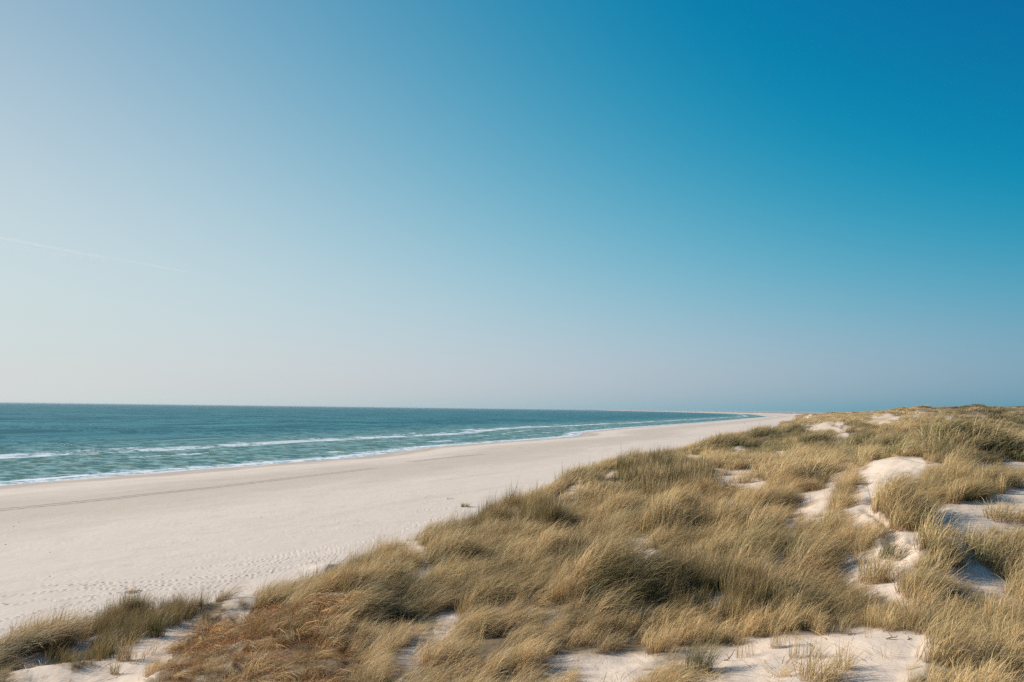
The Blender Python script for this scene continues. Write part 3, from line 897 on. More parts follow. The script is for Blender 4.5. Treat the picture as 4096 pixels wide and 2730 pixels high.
def blade_material(name, straw, green, base, inst=True, tint=0.3):
    m, t, out = new_mat(name)
    tt = t.attr('t'); r_ = t.attr('r')
    ti = t.attr('tint', 'INSTANCER') if inst else None
    br = t.attr('bri', 'INSTANCER') if inst else None
    gmix = t.m('MULTIPLY', t.step(t.m('ADD', t.m('SUBTRACT', (ti if inst else tint), r_), .25), 0.0, .5), t.step(tt, 1.0, .35))
    r2 = t.m('FRACT', t.m('MULTIPLY', r_, 7.31))
    straw2 = t.mix(r2, tuple(min(.85, v * k) for v, k in zip(straw, (1.22, 1.22, 1.25))), tuple(v * k for v, k in zip(straw, (.50, .44, .36))))
    col = t.mix(gmix, straw2, green)
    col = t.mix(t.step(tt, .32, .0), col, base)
    if inst:
        hs = t.new('ShaderNodeHueSaturation')
        t.put(hs.inputs['Color'], col); t.put(hs.inputs['Value'], br)
        col = hs.outputs[0]
    d_ = t.new('ShaderNodeBsdfPrincipled')
    t.put(d_.inputs['Base Color'], col); d_.inputs['Roughness'].default_value = .55; d_.inputs['Specular IOR Level'].default_value = .25
    tr = t.new('ShaderNodeBsdfTranslucent'); t.put(tr.inputs['Color'], col)
    mx = t.new('ShaderNodeMixShader'); mx.inputs[0].default_value = .22
    t.t.links.new(d_.outputs[0], mx.inputs[1]); t.t.links.new(tr.outputs[0], mx.inputs[2])
    t.t.links.new(mx.outputs[0], out.inputs['Surface'])
    return m


STRAW = (0.75, 0.505, 0.245); GREEN = (0.140, 0.145, 0.050); BASE = (0.22, 0.120, 0.045)  # brown blade foot, darkened to put shade between the tussocks
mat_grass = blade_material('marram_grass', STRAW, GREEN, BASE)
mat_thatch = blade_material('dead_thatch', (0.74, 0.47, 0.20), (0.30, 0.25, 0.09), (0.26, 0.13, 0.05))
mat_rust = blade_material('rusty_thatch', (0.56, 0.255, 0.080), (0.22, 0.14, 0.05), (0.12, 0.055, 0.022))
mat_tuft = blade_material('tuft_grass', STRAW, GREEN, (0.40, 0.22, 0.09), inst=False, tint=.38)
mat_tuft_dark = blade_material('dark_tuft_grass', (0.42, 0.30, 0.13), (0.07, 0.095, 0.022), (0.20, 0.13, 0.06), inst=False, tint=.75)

clumps = bpy.data.collections.new('grass_clumps')
kinds = []
def clump(mat, **kw):
    v, q, tr, T, Rr = blades(**kw)
    k = len(kinds)
    me = np_mesh('grass_clump_%02d' % k, v, [q, tr], dict(t=T, r=Rr))
    me.materials.append(mat)
    o = bpy.data.objects.new('grass_clump_%02d' % k, me)
    clumps.objects.link(o)
    kinds.append(o)
    return k


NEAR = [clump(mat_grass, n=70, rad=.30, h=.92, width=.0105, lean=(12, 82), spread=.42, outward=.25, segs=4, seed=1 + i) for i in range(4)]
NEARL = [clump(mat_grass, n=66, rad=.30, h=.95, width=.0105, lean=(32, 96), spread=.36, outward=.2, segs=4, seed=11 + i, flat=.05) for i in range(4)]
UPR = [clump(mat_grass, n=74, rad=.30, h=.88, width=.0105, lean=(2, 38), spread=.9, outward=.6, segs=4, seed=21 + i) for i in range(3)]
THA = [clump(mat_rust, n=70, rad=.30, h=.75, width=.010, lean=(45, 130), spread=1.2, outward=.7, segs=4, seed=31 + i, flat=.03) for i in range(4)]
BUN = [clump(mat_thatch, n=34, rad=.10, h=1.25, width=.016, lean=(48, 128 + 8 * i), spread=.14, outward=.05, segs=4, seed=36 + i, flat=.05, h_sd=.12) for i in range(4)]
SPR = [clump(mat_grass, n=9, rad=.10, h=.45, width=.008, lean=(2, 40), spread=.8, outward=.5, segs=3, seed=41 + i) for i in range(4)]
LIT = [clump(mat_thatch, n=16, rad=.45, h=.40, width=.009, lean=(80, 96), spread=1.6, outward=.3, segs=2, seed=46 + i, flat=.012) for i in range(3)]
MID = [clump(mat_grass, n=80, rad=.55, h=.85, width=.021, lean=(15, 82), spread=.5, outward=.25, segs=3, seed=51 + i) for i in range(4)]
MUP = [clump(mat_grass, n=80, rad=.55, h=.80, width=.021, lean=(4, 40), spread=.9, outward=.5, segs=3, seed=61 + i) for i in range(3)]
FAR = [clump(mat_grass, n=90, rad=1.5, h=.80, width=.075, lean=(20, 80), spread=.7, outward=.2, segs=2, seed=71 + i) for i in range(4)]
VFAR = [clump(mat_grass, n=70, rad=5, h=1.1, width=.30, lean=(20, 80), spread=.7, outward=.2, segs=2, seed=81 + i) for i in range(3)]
clump_cols = {}


def gn_tree():
    ng = bpy.data.node_groups.new('scatter_grass', 'GeometryNodeTree')
    ng.interface.new_socket('Geometry', in_out='INPUT', socket_type='NodeSocketGeometry')
    ng.interface.new_socket('Geometry', in_out='OUTPUT', socket_type='NodeSocketGeometry')
    N = ng.nodes; L = ng.links
    gi = N.new('NodeGroupInput'); go = N.new('NodeGroupOutput')
    ci = N.new('GeometryNodeCollectionInfo'); ci.inputs['Collection'].default_value = clumps
    ci.inputs['Separate Children'].default_value = True
    ci.inputs['Reset Children'].default_value = True
    ip = N.new('GeometryNodeInstanceOnPoints'); ip.inputs['Pick Instance'].default_value = True
    def na(name, typ):
        a = N.new('GeometryNodeInputNamedAttribute'); a.data_type = typ; a.inputs['Name'].default_value = name
        return a.outputs['Attribute']
    L.new(gi.outputs[0], ip.inputs['Points']); L.new(ci.outputs[0], ip.inputs['Instance'])
    L.new(na('kind_idx', 'INT'), ip.inputs['Instance Index'])
    er = N.new('FunctionNodeEulerToRotation'); L.new(na('rot', 'FLOAT_VECTOR'), er.inputs[0])
    L.new(er.outputs[0], ip.inputs['Rotation'])
    L.new(na('scl', 'FLOAT_VECTOR'), ip.inputs['Scale'])
    L.new(ip.outputs[0], go.inputs[0])
    return ng


NG = gn_tree()


def scatter(name, x, y, z, kind, rot, scl, tint, bri):
    me = bpy.data.meshes.new(name)
    nn = len(x)
    me.vertices.add(nn)
    me.vertices.foreach_set('co', np.stack([x, y, z], 1).astype(np.float32).ravel())
    a = me.attributes.new('kind_idx', 'INT', 'POINT'); a.data.foreach_set('value', kind.astype(np.int32))
    a = me.attributes.new('rot', 'FLOAT_VECTOR', 'POINT'); a.data.foreach_set('vector', rot.astype(np.float32).ravel())
    a = me.attributes.new('scl', 'FLOAT_VECTOR', 'POINT'); a.data.foreach_set('vector', scl.astype(np.float32).ravel())
    a = me.attributes.new('tint', 'FLOAT', 'POINT'); a.data.foreach_set('value', tint.astype(np.float32))
    a = me.attributes.new('bri', 'FLOAT', 'POINT'); a.data.foreach_set('value', bri.astype(np.float32))
    o = link(bpy.data.objects.new(name, me))
    md = o.modifiers.new('scatter', 'NODES'); md.node_group = NG
    return o


def sample(r0, r1, dens, az0=-.86, az1=.86):
    area = .5 * (az1 - az0) * (r1 * r1 - r0 * r0)
    nn = int(area * dens)
    r_ = np.sqrt(rng.uniform(r0 * r0, r1 * r1, nn)); a = rng.uniform(az0, az1, nn)
    return r_ * np.sin(a), r_ * np.cos(a)


def grow(r0, r1, dens, hgt):
    x, y = sample(r0, r1, dens)
    z, d, s, e = ground(x, y, True)
    u, v = to_px(x, y, z)
    r_ = np.hypot(x, y)
    hh_ = hgt * (.62 + .38 * sstep(12, 26, r_))
    ju = rng.normal(0, 7, len(x)); jv = rng.normal(0, 4, len(x))
    D1 = look(density, u + ju, v + jv, .9)
    rm_ = math.hypot(*mound_w[1][:2])
    behind = (u < 420) & (r_ > rm_ + 1.1) & (r_ < rm_ + 8)            # grass rooted behind the sand mound at lower left
    D1 = np.where(behind, 1.0, D1)
    lim = np.ones(len(x))
    for k_ in (1.15, .92, .72, .54, .38, .25):
        for ax_, az_ in ((.92, .40), (.62, .72), (.25, .88)):
            u2, v2 = to_px(x + ax_ * k_ * hh_, y + .1 * k_, z + az_ * k_ * hh_)
            lim = np.where((look(density, u2 + ju, v2 + jv, .9) < .45) & ~behind, np.minimum(lim, k_ * .82), lim)
    lim = np.where(D1 < .5, 1.0, np.clip(lim + rng.normal(0, .10, len(x)), .2, 1.1))
    D1 = np.where(D1 < .5, D1 + .22 * np.clip(look(density_soft, u, v, 1.0) * 1.6 - .15, 0, 1), D1)   # grass thins out towards the sand
    keep0 = rng.uniform(0, 1, len(x)) < np.where(lim < .4, .7, 1.0)
    fv = sstep(-.28, .02, fbm(x / 20, y / 34, 4, 91))
    dn = np.where(r_ > 420, fv, D1)
    lim = np.where(r_ > 420, 1.0, lim)
    dn = dn * np.clip(.80 + 1.5 * fbm(x / 1.3, y / 1.3, 2, 131), .12, 1) if r1 < 60 else dn
    edge = sstep(.03, .22, e + .12 * fbm(x / 2.5, y / 2.5, 2, 133))
    keep = (rng.uniform(0, 1, len(x)) < dn * edge * (e > .06)) & keep0
    x, y, z, u, v, dn, e, d, lim = [q[keep] for q in (x, y, z, u, v, dn, e, d, lim)]
    return x, y, z, u, v, dn, lim


def dress(x, y, u, v, sc):
    nn = len(x)
    patch = fbm(x / 5, y / 5, 3, 141); patch2 = fbm(x / 22, y / 22, 2, 142)
    gr = look(green, u, v, .2)
    tint = np.clip(.30 + .55 * patch + .60 * patch2 + 1.0 * gr + rng.normal(0, .24, nn), 0, 1.3)
    bri = np.clip(1.0 + .22 * fbm(x / 3.5, y / 3.5, 2, 143) + rng.normal(0, .13, nn) - .34 * gr, .42, 1.35)  # brightness drop in green areas also paints the lee-side shade
    # the wind combs neighbouring tufts the same way
    wind = .20 + .45 * fbm(x / 7, y / 7, 2, 151) + rng.normal(0, .18, nn)
    rot = np.stack([rng.normal(0, .08, nn), rng.normal(0, .10, nn), wind], 1)
    size = np.clip(1 + .55 * fbm(x / 2.0, y / 2.0, 2, 152) + rng.normal(0, .20, nn), .4, 1.75) * sc
    near_h = np.zeros(nn)
    for (X_, Y_, sz_, h_) in hum_w:
        near_h = np.maximum(near_h, h_ * np.exp(-((x - X_) ** 2 + (y - Y_) ** 2) / (sz_ * sz_)))
    size = size * (1 + .75 * near_h)
    scl = np.stack([size, size, size * rng.uniform(.85, 1.15, nn)], 1)
    return tint, bri, rot, scl


def choose(opts, nn):
    return np.array(opts)[rng.integers(0, len(opts), nn)]


# near field
x, y, z, u, v, dn, lim = grow(8.5, 44, 17, .9)
br_ = look(brown, u, v, 0) > .5
up = look(upright, u, v, 0) > .5
sparse = dn < .3
tint, bri, rot, scl = dress(x, y, u, v, 1.0)
scl *= lim[:, None]
lay = fbm(x / 6, y / 6, 2, 161) > -.05
kind = np.where(lay, choose(NEARL, len(x)), choose(NEAR, len(x)))
kind = np.where(up | (rng.uniform(0, 1, len(x)) < .10 + .25 * fbm(x / 3, y / 3, 2, 163)), choose(UPR, len(x)), kind)
scl *= (.54 + .30 * sstep(12, 28, np.hypot(x, y)))[:, None]
scl[sparse] *= .9
kind = np.where(sparse & (rng.uniform(0, 1, len(x)) < .75), choose(SPR, len(x)), kind)
mth = br_ & ~sparse
green_in = mth & (rng.uniform(0, 1, len(x)) < .12)
kind = np.where(mth & ~green_in, np.where(rng.uniform(0, 1, len(x)) < .42, choose(BUN, len(x)), choose(THA, len(x))), kind)
wild = -.5 + 1.5 * fbm(x / 1.6, y / 1.6, 2, 171) + rng.normal(0, .45, len(x))
rot[mth, 2] = wild[mth]
bri[mth] *= rng.uniform(.55, 1.25, mth.sum())
tint[mth & ~green_in] *= .35
sel = mth & ~green_in
o = scatter('dead_grass_thatch', x[sel], y[sel], z[sel], kind[sel], rot[sel], scl[sel], tint[sel], bri[sel])
tag(o, 'tangled rusty brown dead grass hanging over the hump at lower left', 'dead grass', kind='stuff')
ridge = inside(upright_polys[1], u, v) & ~sel
scl[ridge] *= .74
o = scatter('marram_grass', x[ridge], y[ridge], z[ridge], kind[ridge], rot[ridge], scl[ridge], tint[ridge], bri[ridge])
tag(o, 'dense upright olive grass along the lower left dune ridge above the beach', 'grass', kind='stuff')
hill = inside(green_polys[0][0], u, v) & ~sel & ~ridge
rest = ~sel & ~ridge & ~sparse
o = scatter('marram_grass', x[rest], y[rest], z[rest], kind[rest], rot[rest], scl[rest], tint[rest], bri[rest])
tag(o, 'long straw coloured marram grass bent by the wind over the near dunes', 'grass', kind='stuff')
sp = sparse & ~sel & ~ridge
o = scatter('grass_sprigs', x[sp], y[sp], z[sp], kind[sp], rot[sp], scl[sp], tint[sp], bri[sp])
tag(o, 'thin scattered grass sprigs growing on the bare sand patches', 'grass sprigs', kind='stuff')

x, y = sample(9, 46, 3.0)
z, d, s, e = ground(x, y, True)
u, v = to_px(x, y, z)
k_ = (look(density, u, v, 1) < .5) & (e > .6) & (rng.uniform(0, 1, len(x)) < .35 + .9 * fbm(x / 1.5, y / 1.5, 2, 191))
x, y, z, u, v = [q[k_] for q in (x, y, z, u, v)]
tint, bri, rot, scl = dress(x, y, u, v, 1.0)
rot[:, :2] = 0
o = scatter('stem_litter', x, y, z, choose(LIT, len(x)), rot, scl, tint, bri)
tag(o, 'dry broken stems lying loose on the bare dune sand', 'litter', kind='stuff')

# middle field
x, y, z, u, v, dn, lim = grow(44, 135, 3.4, .9)
tint, bri, rot, scl = dress(x, y, u, v, 1.0)
scl *= lim[:, None]
up = look(upright, u, v, 0) > .5
scl *= (1 - .32 * sstep(55, 110, np.hypot(x, y)))[:, None]
kind = np.where(up, choose(MUP, len(x)), choose(MID, len(x)))
o = scatter('marram_grass', x, y, z, kind, rot, scl, tint, bri)
tag(o, 'wind combed tan and olive grass on the middle dunes beyond the sand hollow', 'grass', kind='stuff')
# far field
x, y, z, u, v, dn, lim = grow(125, 700, .34, .8)
tint, bri, rot, scl = dress(x, y, u, v, 1.0)
scl *= lim[:, None]
tint *= .9
scl *= .70
o = scatter('marram_grass', x, y, z, choose(FAR, len(x)), rot, scl, tint, bri)
tag(o, 'short tan grass covering the distant dunes on the skyline', 'grass', kind='stuff')
x, y, z, u, v, dn, lim = grow(700, 3500, .008, .8)
tint, bri, rot, scl = dress(x, y, u, v, 1.0)
scl *= lim[:, None]
o = scatter('marram_grass', x, y, z, choose(VFAR, len(x)), rot, scl, tint, bri)
tag(o, 'hazy low grass on the farthest dunes towards the vanishing shoreline', 'grass', kind='stuff')

# ------------------------------------------------------------------ tufts one can point at
def tuft(px, label, n=140, rad=.22, h=.8, width=.009, lean=(14, 80), spread=.6, outward=.6, dark=False, group='lone grass tufts on the bare sand', seed=None, name='grass_tuft', cat='grass tuft'):
    if 'beach' in group:
        X, Y = (float(q) for q in at_z(np.array(float(px[0])), np.array(float(px[1])), 3.2))
    else:
        X, Y = hit(px[0], px[1], lambda a, b: rbf(a, b) + hummocks(a, b))
    dist = math.hypot(X, Y)
    width = max(width, .00045 * dist)
    v, q, tr, T, Rr = blades(n, rad, h, width, lean, spread, outward, 4, seed=seed or int(px[0] * 7 + px[1]))
    me = np_mesh(name, v, [q, tr], dict(t=T, r=Rr))
    me.materials.append(mat_tuft_dark if dark else mat_tuft)
    o = link(bpy.data.objects.new(name, me))
    o.location = (X, Y, float(ground(np.array([X]), np.array([Y]))[0]) - .02)
    o.rotation_euler = (0, 0, random.uniform(-.15, .4))
    tag(o, label, cat, group)
    return o


tuft((3497, 2300), 'big leaning tuft alone in the sandy path, its shadow falling right', 420, .42, 1.0)
tuft((3560, 2190), 'dark ragged tuft on the left side of the path, directly behind the big lone tuft', 240, .35, .7, dark=True)
tuft((3276, 2722), 'bushy orange tinted tuft at the very bottom edge on the right sand slope', 320, .36, .65)
tuft((2796, 2690), 'dark upright tuft with long shadow at the bottom edge, between two bare sand patches', 330, .30, .72, dark=True, lean=(8, 60))
tuft((2760, 2725), 'low matted tuft cut by the bottom edge, left of the dark upright tuft', 300, .45, .5, lean=(30, 100))
tuft((3620, 2105), 'rounded tuft leaning over a very green lee side beside the upper path', 420, .45, .95, lean=(14, 90))
tuft((3665, 2108), 'vivid dark green low tuft in the lee of the rounded tuft beside the upper path', 300, .45, .5, dark=True, lean=(20, 70), spread=1.2)
tuft((4020, 2080), 'spreading brown tuft on the wide sand slope near the right edge', 380, .6, .75)
tuft((3657, 2365), 'tuft with dark hollow below it on the right bank where the path widens', 330, .42, .75)
tuft((4078, 2374), 'tuft cut by the right edge beside the small lower sand pocket', 280, .4, .7)
tuft((3369, 2030), 'loose tuft on the left side of the upper path between two sand patches', 330, .55, .8)
tuft((3110, 2590), 'short green tuft near the top of the lower right sand slope', 90, .16, .5, lean=(5, 45))
tuft((2980, 2625), 'sparse reddish stems on the upper left of the lower right sand slope', 50, .28, .5, lean=(2, 30))
tuft((3183, 2630), 'thin pair of green stems in the centre of the lower right sand slope', 36, .12, .5, lean=(2, 30))
tuft((3379, 2676), 'small pale tuft right of the bushy orange tuft on the lower right sand', 90, .16, .5, lean=(5, 50))
tuft((3250, 2625), 'short stubbly stems above the bushy orange tuft on the lower right sand', 50, .2, .4, lean=(2, 50))
tuft((2920, 2568), 'stiff little tuft where the grass ends above the lower right sand slope', 60, .16, .45, lean=(2, 40))
tuft((3555, 2630), 'a few thin green blades in the middle of the brightest bottom right sand', 14, .15, .4, lean=(2, 50))
tuft((3818, 2015), 'tall tuft with orange base at the lower edge of the right grass island', 220, .3, .85, lean=(4, 45), dark=False)
tuft((3894, 2002), 'slim upright tuft with a shadow on the sand right of the grass island', 130, .2, .85, lean=(2, 35))
tuft((4005, 1976), 'small green tuft high on the right sand slope', 80, .16, .75, lean=(2, 35))
tuft((3962, 1966), 'thin tuft between the slim upright tuft and the small green tuft', 50, .14, .6, lean=(2, 35))
tuft((4060, 1950), 'wispy tuft at the top of the right sand slope near the edge', 70, .25, .6, lean=(2, 40))
tuft((627, 2550), 'fan shaped splayed tuft in the shaded valley under the left ridge', 200, .2, .75, lean=(2, 60), spread=2.2, outward=1.2, dark=True)
tuft((497, 2648), 'tuft with orange foot at the edge of the shaded valley under the left ridge', 150, .18, .7, lean=(2, 45), spread=2, outward=1)
tuft((545, 2660), 'small rusty stems in the sunlit part of the valley under the left ridge', 50, .2, .45, lean=(2, 50))
tuft((455, 2697), 'tiny pinkish twiggy tuft in the lower valley sand at lower left', 70, .1, .36, lean=(2, 60), spread=3, outward=1)
tuft((425, 2640), 'dim tuft just below the ridge at the lower left valley', 120, .22, .55, lean=(2, 60), spread=2.5, outward=1, dark=True)
tuft((300, 2590), 'pair of short tufts on the ridge crest right of the bare sand mound', 150, .4, .6, lean=(2, 45))
tuft((1850, 2028), 'tiny green tuft on the open beach below the dunes, left one of the pair', 70, .30, .7, lean=(2, 20), group='small plants on the open beach')
tuft((1866, 2027), 'tiny yellow tuft on the open beach below the dunes, right one of the pair', 80, .6, .8, lean=(2, 30), group='small plants on the open beach')
tuft((530, 2368), 'faint pale green tuft on the beach above the left ridge', 120, .5, .4, lean=(20, 85), group='small plants on the open beach')
tuft((310, 2574), 'small greyish tuft on bare sand just behind the lower left ridge', 90, .3, .5, lean=(2, 50))
tuft((2922, 1962), 'small dark green weed with broad leaves at the foot of the grassy hill', 200, .5, .7, width=.04, lean=(10, 90), spread=2.5, outward=1, dark=True, name='green_weed', cat='plant')

# twigs and beach debris
mat_wood = flat_mat('weathered_wood', (0.13, 0.075, 0.045))
def tube(pts, rads, sides=6):
    V = []; Fs = []
    pts = [Vector(p) for p in pts]
    for i, p in enumerate(pts):
        tdir = (pts[min(i + 1, len(pts) - 1)] - pts[max(i - 1, 0)]).normalized()
        a = tdir.cross(Vector((.3, .2, 1))).normalized(); b = tdir.cross(a)
        for k in range(sides):
            an = 2 * math.pi * k / sides
            V.append(p + (a * math.cos(an) + b * math.sin(an)) * rads[i])
    for i in range(len(pts) - 1):
        for k in range(sides):
            Fs.append((i * sides + k, i * sides + (k + 1) % sides, (i + 1) * sides + (k + 1) % sides, (i + 1) * sides + k))
    Fs.append(tuple(range(sides))[::-1]); Fs.append(tuple(range((len(pts) - 1) * sides, len(pts) * sides)))
    return V, Fs


def join_tubes(name, tubes, mat, loc=(0, 0, 0)):
    V = []; Fs = []
    for v, f in tubes:
        o_ = len(V); V += v; Fs += [tuple(i + o_ for i in ff) for ff in f]
    me = bpy.data.meshes.new(name); me.from_pydata([tuple(v) for v in V], [], Fs); me.update()
    for p_ in me.polygons: p_.use_smooth = True
    me.materials.append(mat)
    o = link(bpy.data.objects.new(name, me)); o.location = loc
    return o


def on_ground(px):
    X, Y = hit(px[0], px[1], gfun)
    return (X, Y, float(ground(np.array([X]), np.array([Y]))[0]))


def twig(px, label, sc=1.0, up=.25):
    tb = [tube([(-.16 * sc, 0, .0), (-.03 * sc, .02, .05 * sc), (.08 * sc, 0, up * .6 * sc), (.14 * sc, .01, up * sc)], [.014, .013, .010, .004]),
          tube([(.0, .01, .06 * sc), (-.06 * sc, .03, .14 * sc), (-.10 * sc, .02, .2 * sc)], [.009, .007, .003]),
          tube([(-.1 * sc, 0, .02 * sc), (-.02 * sc, -.08 * sc, .03 * sc), (.1 * sc, -.1 * sc, .04 * sc)], [.010, .008, .004])]
    o = join_tubes('twig', tb, mat_wood, on_ground(px))
    o.rotation_euler = (0, 0, random.uniform(-.5, .5)); o.scale = (.72, .72, .72)
    tag(o, label, 'twig', 'dry twigs on the sand')


twig((2918, 2646), 'dark forked twig standing beside the long shadow at the bottom', 1.0, .35)
twig((3570, 2560), 'dark curled twig near the crest of the bottom right sand patch', 1.1, .12)
twig((3410, 2544), 'small reddish twig on the crest line of the bottom right sand patch', .8, .12)
twig((3641, 2560), 'tiny twig farthest right on the crest of the bottom right sand patch', .5, .12)
twig((3437, 1975), 'small brown twig lying on the upper sandy path', 1.3, .15)
twig((3975, 2390), 'small dark twig in the lower sand pocket near the right edge', .8, .15)
debris_loc = on_ground((1800, 1998))
o = join_tubes('driftwood', [tube([(-.6, 0, .02), (-.3, .12, .08), (.0, .05, .04)], [.03, .04, .025]), tube([(.0, .4, .04), (.35, .5, .1), (.7, .55, .04)], [.025, .03, .015]),
                              tube([(-.5, .1, .1), (-.35, .3, .28)], [.03, .015])], mat_wood, debris_loc)
tag(o, 'small heap of brown driftwood on the open beach left of the tiny tufts', 'driftwood')

# beach pebbles and seaweed specks
vs = []; fs = []
for (u, v) in [(520 / 2.6144, 2250 + 148 / 2.6144), (560 / 2.6144, 2250 + 165 / 2.6144), (75, 2090), (55, 2107), (763, 2095), (200, 2210), (1100, 2024), (1238, 1950), (1355, 2092), (22, 2180), (808, 2112), (1420, 2026), (1045, 2070), (650, 2300)]:
    X0, Y0, Z0 = on_ground((u, v))
    sc = random.uniform(.05, .11)
    b0 = len(vs)
    for k in range(8):
        a = k * math.pi / 4; q = random.uniform(.7, 1.3)
        vs.append((X0 + math.cos(a) * sc * q * 1.6, Y0 + math.sin(a) * sc * q, Z0 - .02)); 
    for k in range(8):
        a = k * math.pi / 4; q = random.uniform(.5, .9)
        vs.append((X0 + math.cos(a) * sc * q, Y0 + math.sin(a) * sc * q * .7, Z0 + sc * random.uniform(.3, .7)))
    for k in range(8):
        fs.append((b0 + k, b0 + (k + 1) % 8, b0 + 8 + (k + 1) % 8, b0 + 8 + k))
    fs.append(tuple(b0 + 8 + k for k in range(8)))
me = bpy.data.meshes.new('beach_litter'); me.from_pydata(vs, [], fs); me.update(); me.materials.append(flat_mat('dried_seaweed', (0.10, 0.055, 0.035)))
o = link(bpy.data.objects.new('beach_litter', me)); tag(o, 'scattered dark specks of dried seaweed on the open beach', 'seaweed', kind='stuff')

# ------------------------------------------------------------------ person at the waterline
def person(px, label):
    root = bpy.data.objects.new('person', None); link(root)
    X, Y, Z0 = on_ground(px)
    root.location = (X, Y, max(Z0, 0.0)); root.rotation_euler = (0, 0, R(-25))
    tag(root, label, 'person')
    pts = {'hip': (0, 0, .93, .15, .11), 'waist': (0, 0, 1.1, .14, .10), 'chest': (0, .01, 1.32, .17, .12), 'neck': (0, 0, 1.5, .06, .06), 'jaw': (0, .03, 1.58, .08, .09), 'head': (0, .01, 1.68, .09, .10), 'crown': (0, 0, 1.77, .05, .06)}
    names = list(pts)
    V = [pts[k][:3] for k in names]; Rd = [pts[k][3:] for k in names]; E = [(i, i + 1) for i in range(len(names) - 1)]
    def chain(start, seq):
        prev = start
        for (x_, y_, z_, r_) in seq:
            V.append((x_, y_, z_)); Rd.append((r_, r_)); E.append((prev, len(V) - 1)); prev = len(V) - 1
    chain(0, [(.10, .02, .85, .095), (.11, .16, .48, .06), (.11, .12, .08, .042), (.11, .26, .03, .035)])
    chain(0, [(-.10, 0, .85, .095), (-.11, -.03, .48, .06), (-.11, -.22, .10, .042), (-.11, -.12, .03, .035)])
    chain(2, [(.20, 0, 1.40, .06), (.26, -.06, 1.14, .045), (.24, .06, .92, .034), (.23, .10, .82, .03)])
    chain(2, [(-.20, 0, 1.40, .06), (-.26, .04, 1.14, .045), (-.24, .18, .94, .034), (-.23, .22, .85, .03)])
    me = bpy.data.meshes.new('body'); me.from_pydata(V, E, []); me.update()
    o = link(bpy.data.objects.new('body', me))
    sk = o.modifiers.new('skin', 'SKIN'); sk.use_smooth_shade = True
    for i, r_ in enumerate(Rd): me.skin_vertices[0].data[i].radius = r_
    me.skin_vertices[0].data[0].use_root = True
    sb = o.modifiers.new('sub', 'SUBSURF'); sb.levels = 1; sb.render_levels = 1
    me.materials.append(flat_mat('dark_clothes', (0.012, 0.018, 0.03)))
    o.parent = root
    return root


person((2411, 1717), 'lone dark clothed person walking along the waterline beyond the tidal pool')

# three far marks on the beach
mat_post = flat_mat('pale_post', (0.34, 0.27, 0.12)); mat_post2 = flat_mat('greenish_post', (0.17, 0.17, 0.07)); mat_post3 = flat_mat('grey_post', (0.30, 0.22, 0.20))
for (px, lab, mt, hh, rb) in [((2977, 1697), 'leftmost of three tiny far posts on the beach, greenish with a wide foot', mat_post2, 1.7, .38),
                              ((3004, 1698), 'thin grey middle one of three tiny far posts on the beach', mat_post3, 1.5, .16),
                              ((3038, 1698), 'rightmost of three tiny far posts on the beach, ochre and tallest', mat_post, 2.1, .34)]:
    loc = on_ground(px)
    o = join_tubes('beach_post', [tube([(0, 0, -.2), (0, 0, hh * .35), (.02, 0, hh * .8), (.02, 0, hh)], [rb, rb * .75, rb * .45, .08], 8)], mt, loc)
    tag(o, lab, 'post', 'far posts on the beach')

# ------------------------------------------------------------------ far woodland behind the dunes at the right edge
wx, wy, _ = at_y(4120, 1655, 2600)
vs = []; fs = []
g2 = np.random.default_rng(5)
for i in range(260):
    X0 = wx + g2.uniform(-65, 420); Y0 = 2600 + g2.uniform(-60, 200)
    tz = 17 + 9 * sstep(-70, 60, X0 - wx) + g2.uniform(-3, 3)
    rad_ = g2.uniform(5, 9)
    b0 = len(vs)
    for k in range(3):
        for j in range(7):
            a = j * 2 * math.pi / 7 + k
            q = rad_ * (1.0, .85, .4)[k] * g2.uniform(.8, 1.2)
            vs.append((X0 + q * math.cos(a), Y0 + q * math.sin(a), (8, tz * .75, tz)[k] + g2.uniform(-1, 1)))
    for k in range(2):
        for j in range(7):
            fs.append((b0 + k * 7 + j, b0 + k * 7 + (j + 1) % 7, b0 + (k + 1) * 7 + (j + 1) % 7, b0 + (k + 1) * 7 + j))
    fs.append(tuple(b0 + 14 + j for j in range(7)))
me = bpy.data.meshes.new('far_woodland'); me.from_pydata(vs, [], fs); me.update(); me.materials.append(flat_mat('conifer_crowns', (0.035, 0.055, 0.035)))
o = link(bpy.data.objects.new('far_woodland', me)); tag(o, 'bluish far woodland just showing behind the dune at the right edge', 'woodland', kind='stuff')

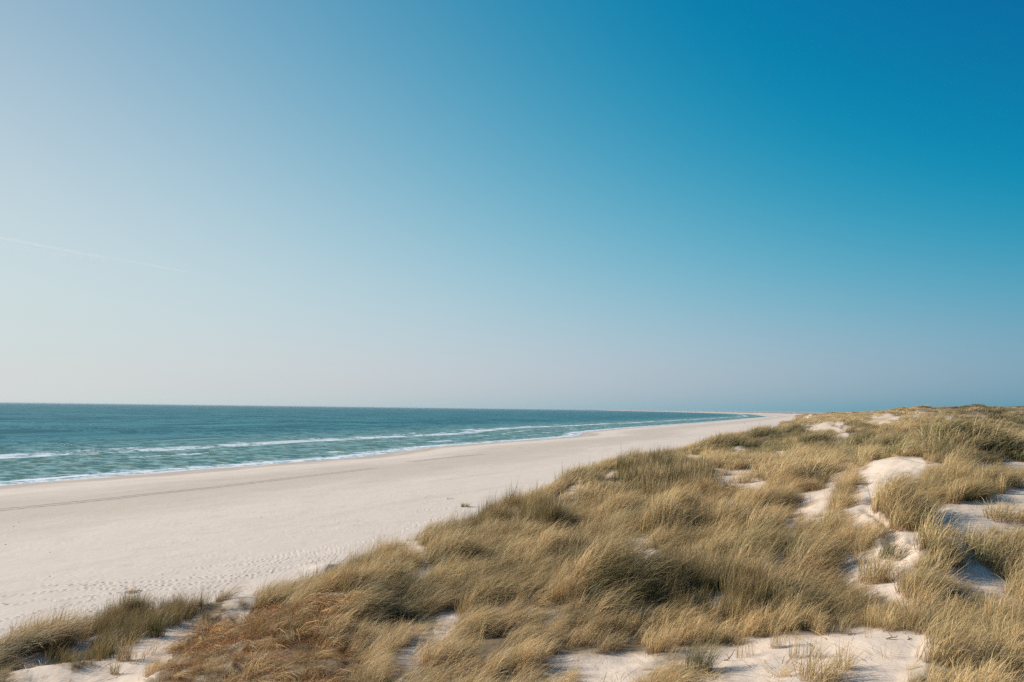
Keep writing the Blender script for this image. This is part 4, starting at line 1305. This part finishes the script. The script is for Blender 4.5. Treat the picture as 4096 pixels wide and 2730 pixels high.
# ------------------------------------------------------------------ aircraft trail
def contrail(p0, p1, H_, r_, label, dens):
    r_ *= 1.5
    a = ray(np.array(float(p0[0])), np.array(float(p0[1]))); b = ray(np.array(float(p1[0])), np.array(float(p1[1])))
    a = a * (H_ / a[2]); b = b * (H_ / b[2])
    A_ = Vector(a) ; B_ = Vector(b)
    N_ = 90
    pts = [A_.lerp(B_, i / (N_ - 1)) + Vector((0, 0, 18 * math.sin(i * .13) + 8 * math.sin(i * .41))) for i in range(N_)]
    rd = [r_ * (1 + .25 * math.sin(i * .9) + .15 * math.sin(i * 2.3)) * (1 if i < N_ * .8 else max(.15, (N_ - i) / (N_ * .2))) for i in range(N_)]
    m, t, out = new_mat('ice_trail')
    lw = t.new('ShaderNodeLayerWeight'); lw.inputs[0].default_value = .5
    f = t.m('POWER', t.m('SUBTRACT', 1.0, lw.outputs['Facing']), 1.6)
    nz = t.step(t.noise(t.pos(), .0006, 4.0, .6), .3, .7, .35, 1.0)
    f = t.m('MULTIPLY', t.m('MULTIPLY', f, nz), dens)
    tr = t.new('ShaderNodeBsdfTransparent'); df = t.new('ShaderNodeBsdfTranslucent'); df.inputs[0].default_value = (.95, .93, .92, 1)
    d2 = t.new('ShaderNodeBsdfDiffuse'); d2.inputs[0].default_value = (.95, .93, .92, 1)
    ad = t.new('ShaderNodeMixShader'); t.t.links.new(df.outputs[0], ad.inputs[1]); t.t.links.new(d2.outputs[0], ad.inputs[2])
    mx = t.new('ShaderNodeMixShader'); t.put(mx.inputs[0], f)
    t.t.links.new(tr.outputs[0], mx.inputs[1]); t.t.links.new(ad.outputs[0], mx.inputs[2]); t.t.links.new(mx.outputs[0], out.inputs['Surface'])
    o = join_tubes('contrail', [tube(pts, rd, 14)], m)
    tag(o, label, 'contrail')
    return o


contrail((-150, 925), (800, 1096), 9000, 95, 'thin white aircraft trail slanting down at the left of the sky', .11)
contrail((-150, 955), (560, 1062), 8600, 190, 'faint broad smear of old aircraft trail just under the thin one', .045)

# ------------------------------------------------------------------ sea haze
HZ = 26.5
hx0, hx1, hy0, hy1, hz0 = -70000, 70000, -5000, 130000, -9
vs = [(x_, y_, z_) for z_ in (hz0, HZ) for (x_, y_) in ((hx0, hy0), (hx1, hy0), (hx1, hy1), (hx0, hy1))]
me = bpy.data.meshes.new('haze'); me.from_pydata(vs, [], [(3, 2, 1, 0), (4, 5, 6, 7), (0, 1, 5, 4), (1, 2, 6, 5), (2, 3, 7, 6), (3, 0, 4, 7)]); me.update()
m, t, out = new_mat('sea_haze')
pv = t.new('ShaderNodeVolumePrincipled')
pv.inputs['Color'].default_value = (.80, .88, .95, 1)
pv.inputs['Density'].default_value = 2.8e-5
pv.inputs['Anisotropy'].default_value = 0.1
t.t.links.new(pv.outputs[0], out.inputs['Volume'])
me.materials.append(m)
o = link(bpy.data.objects.new('haze', me)); tag(o, 'thin pale sea haze over the whole coast', 'haze', kind='stuff')
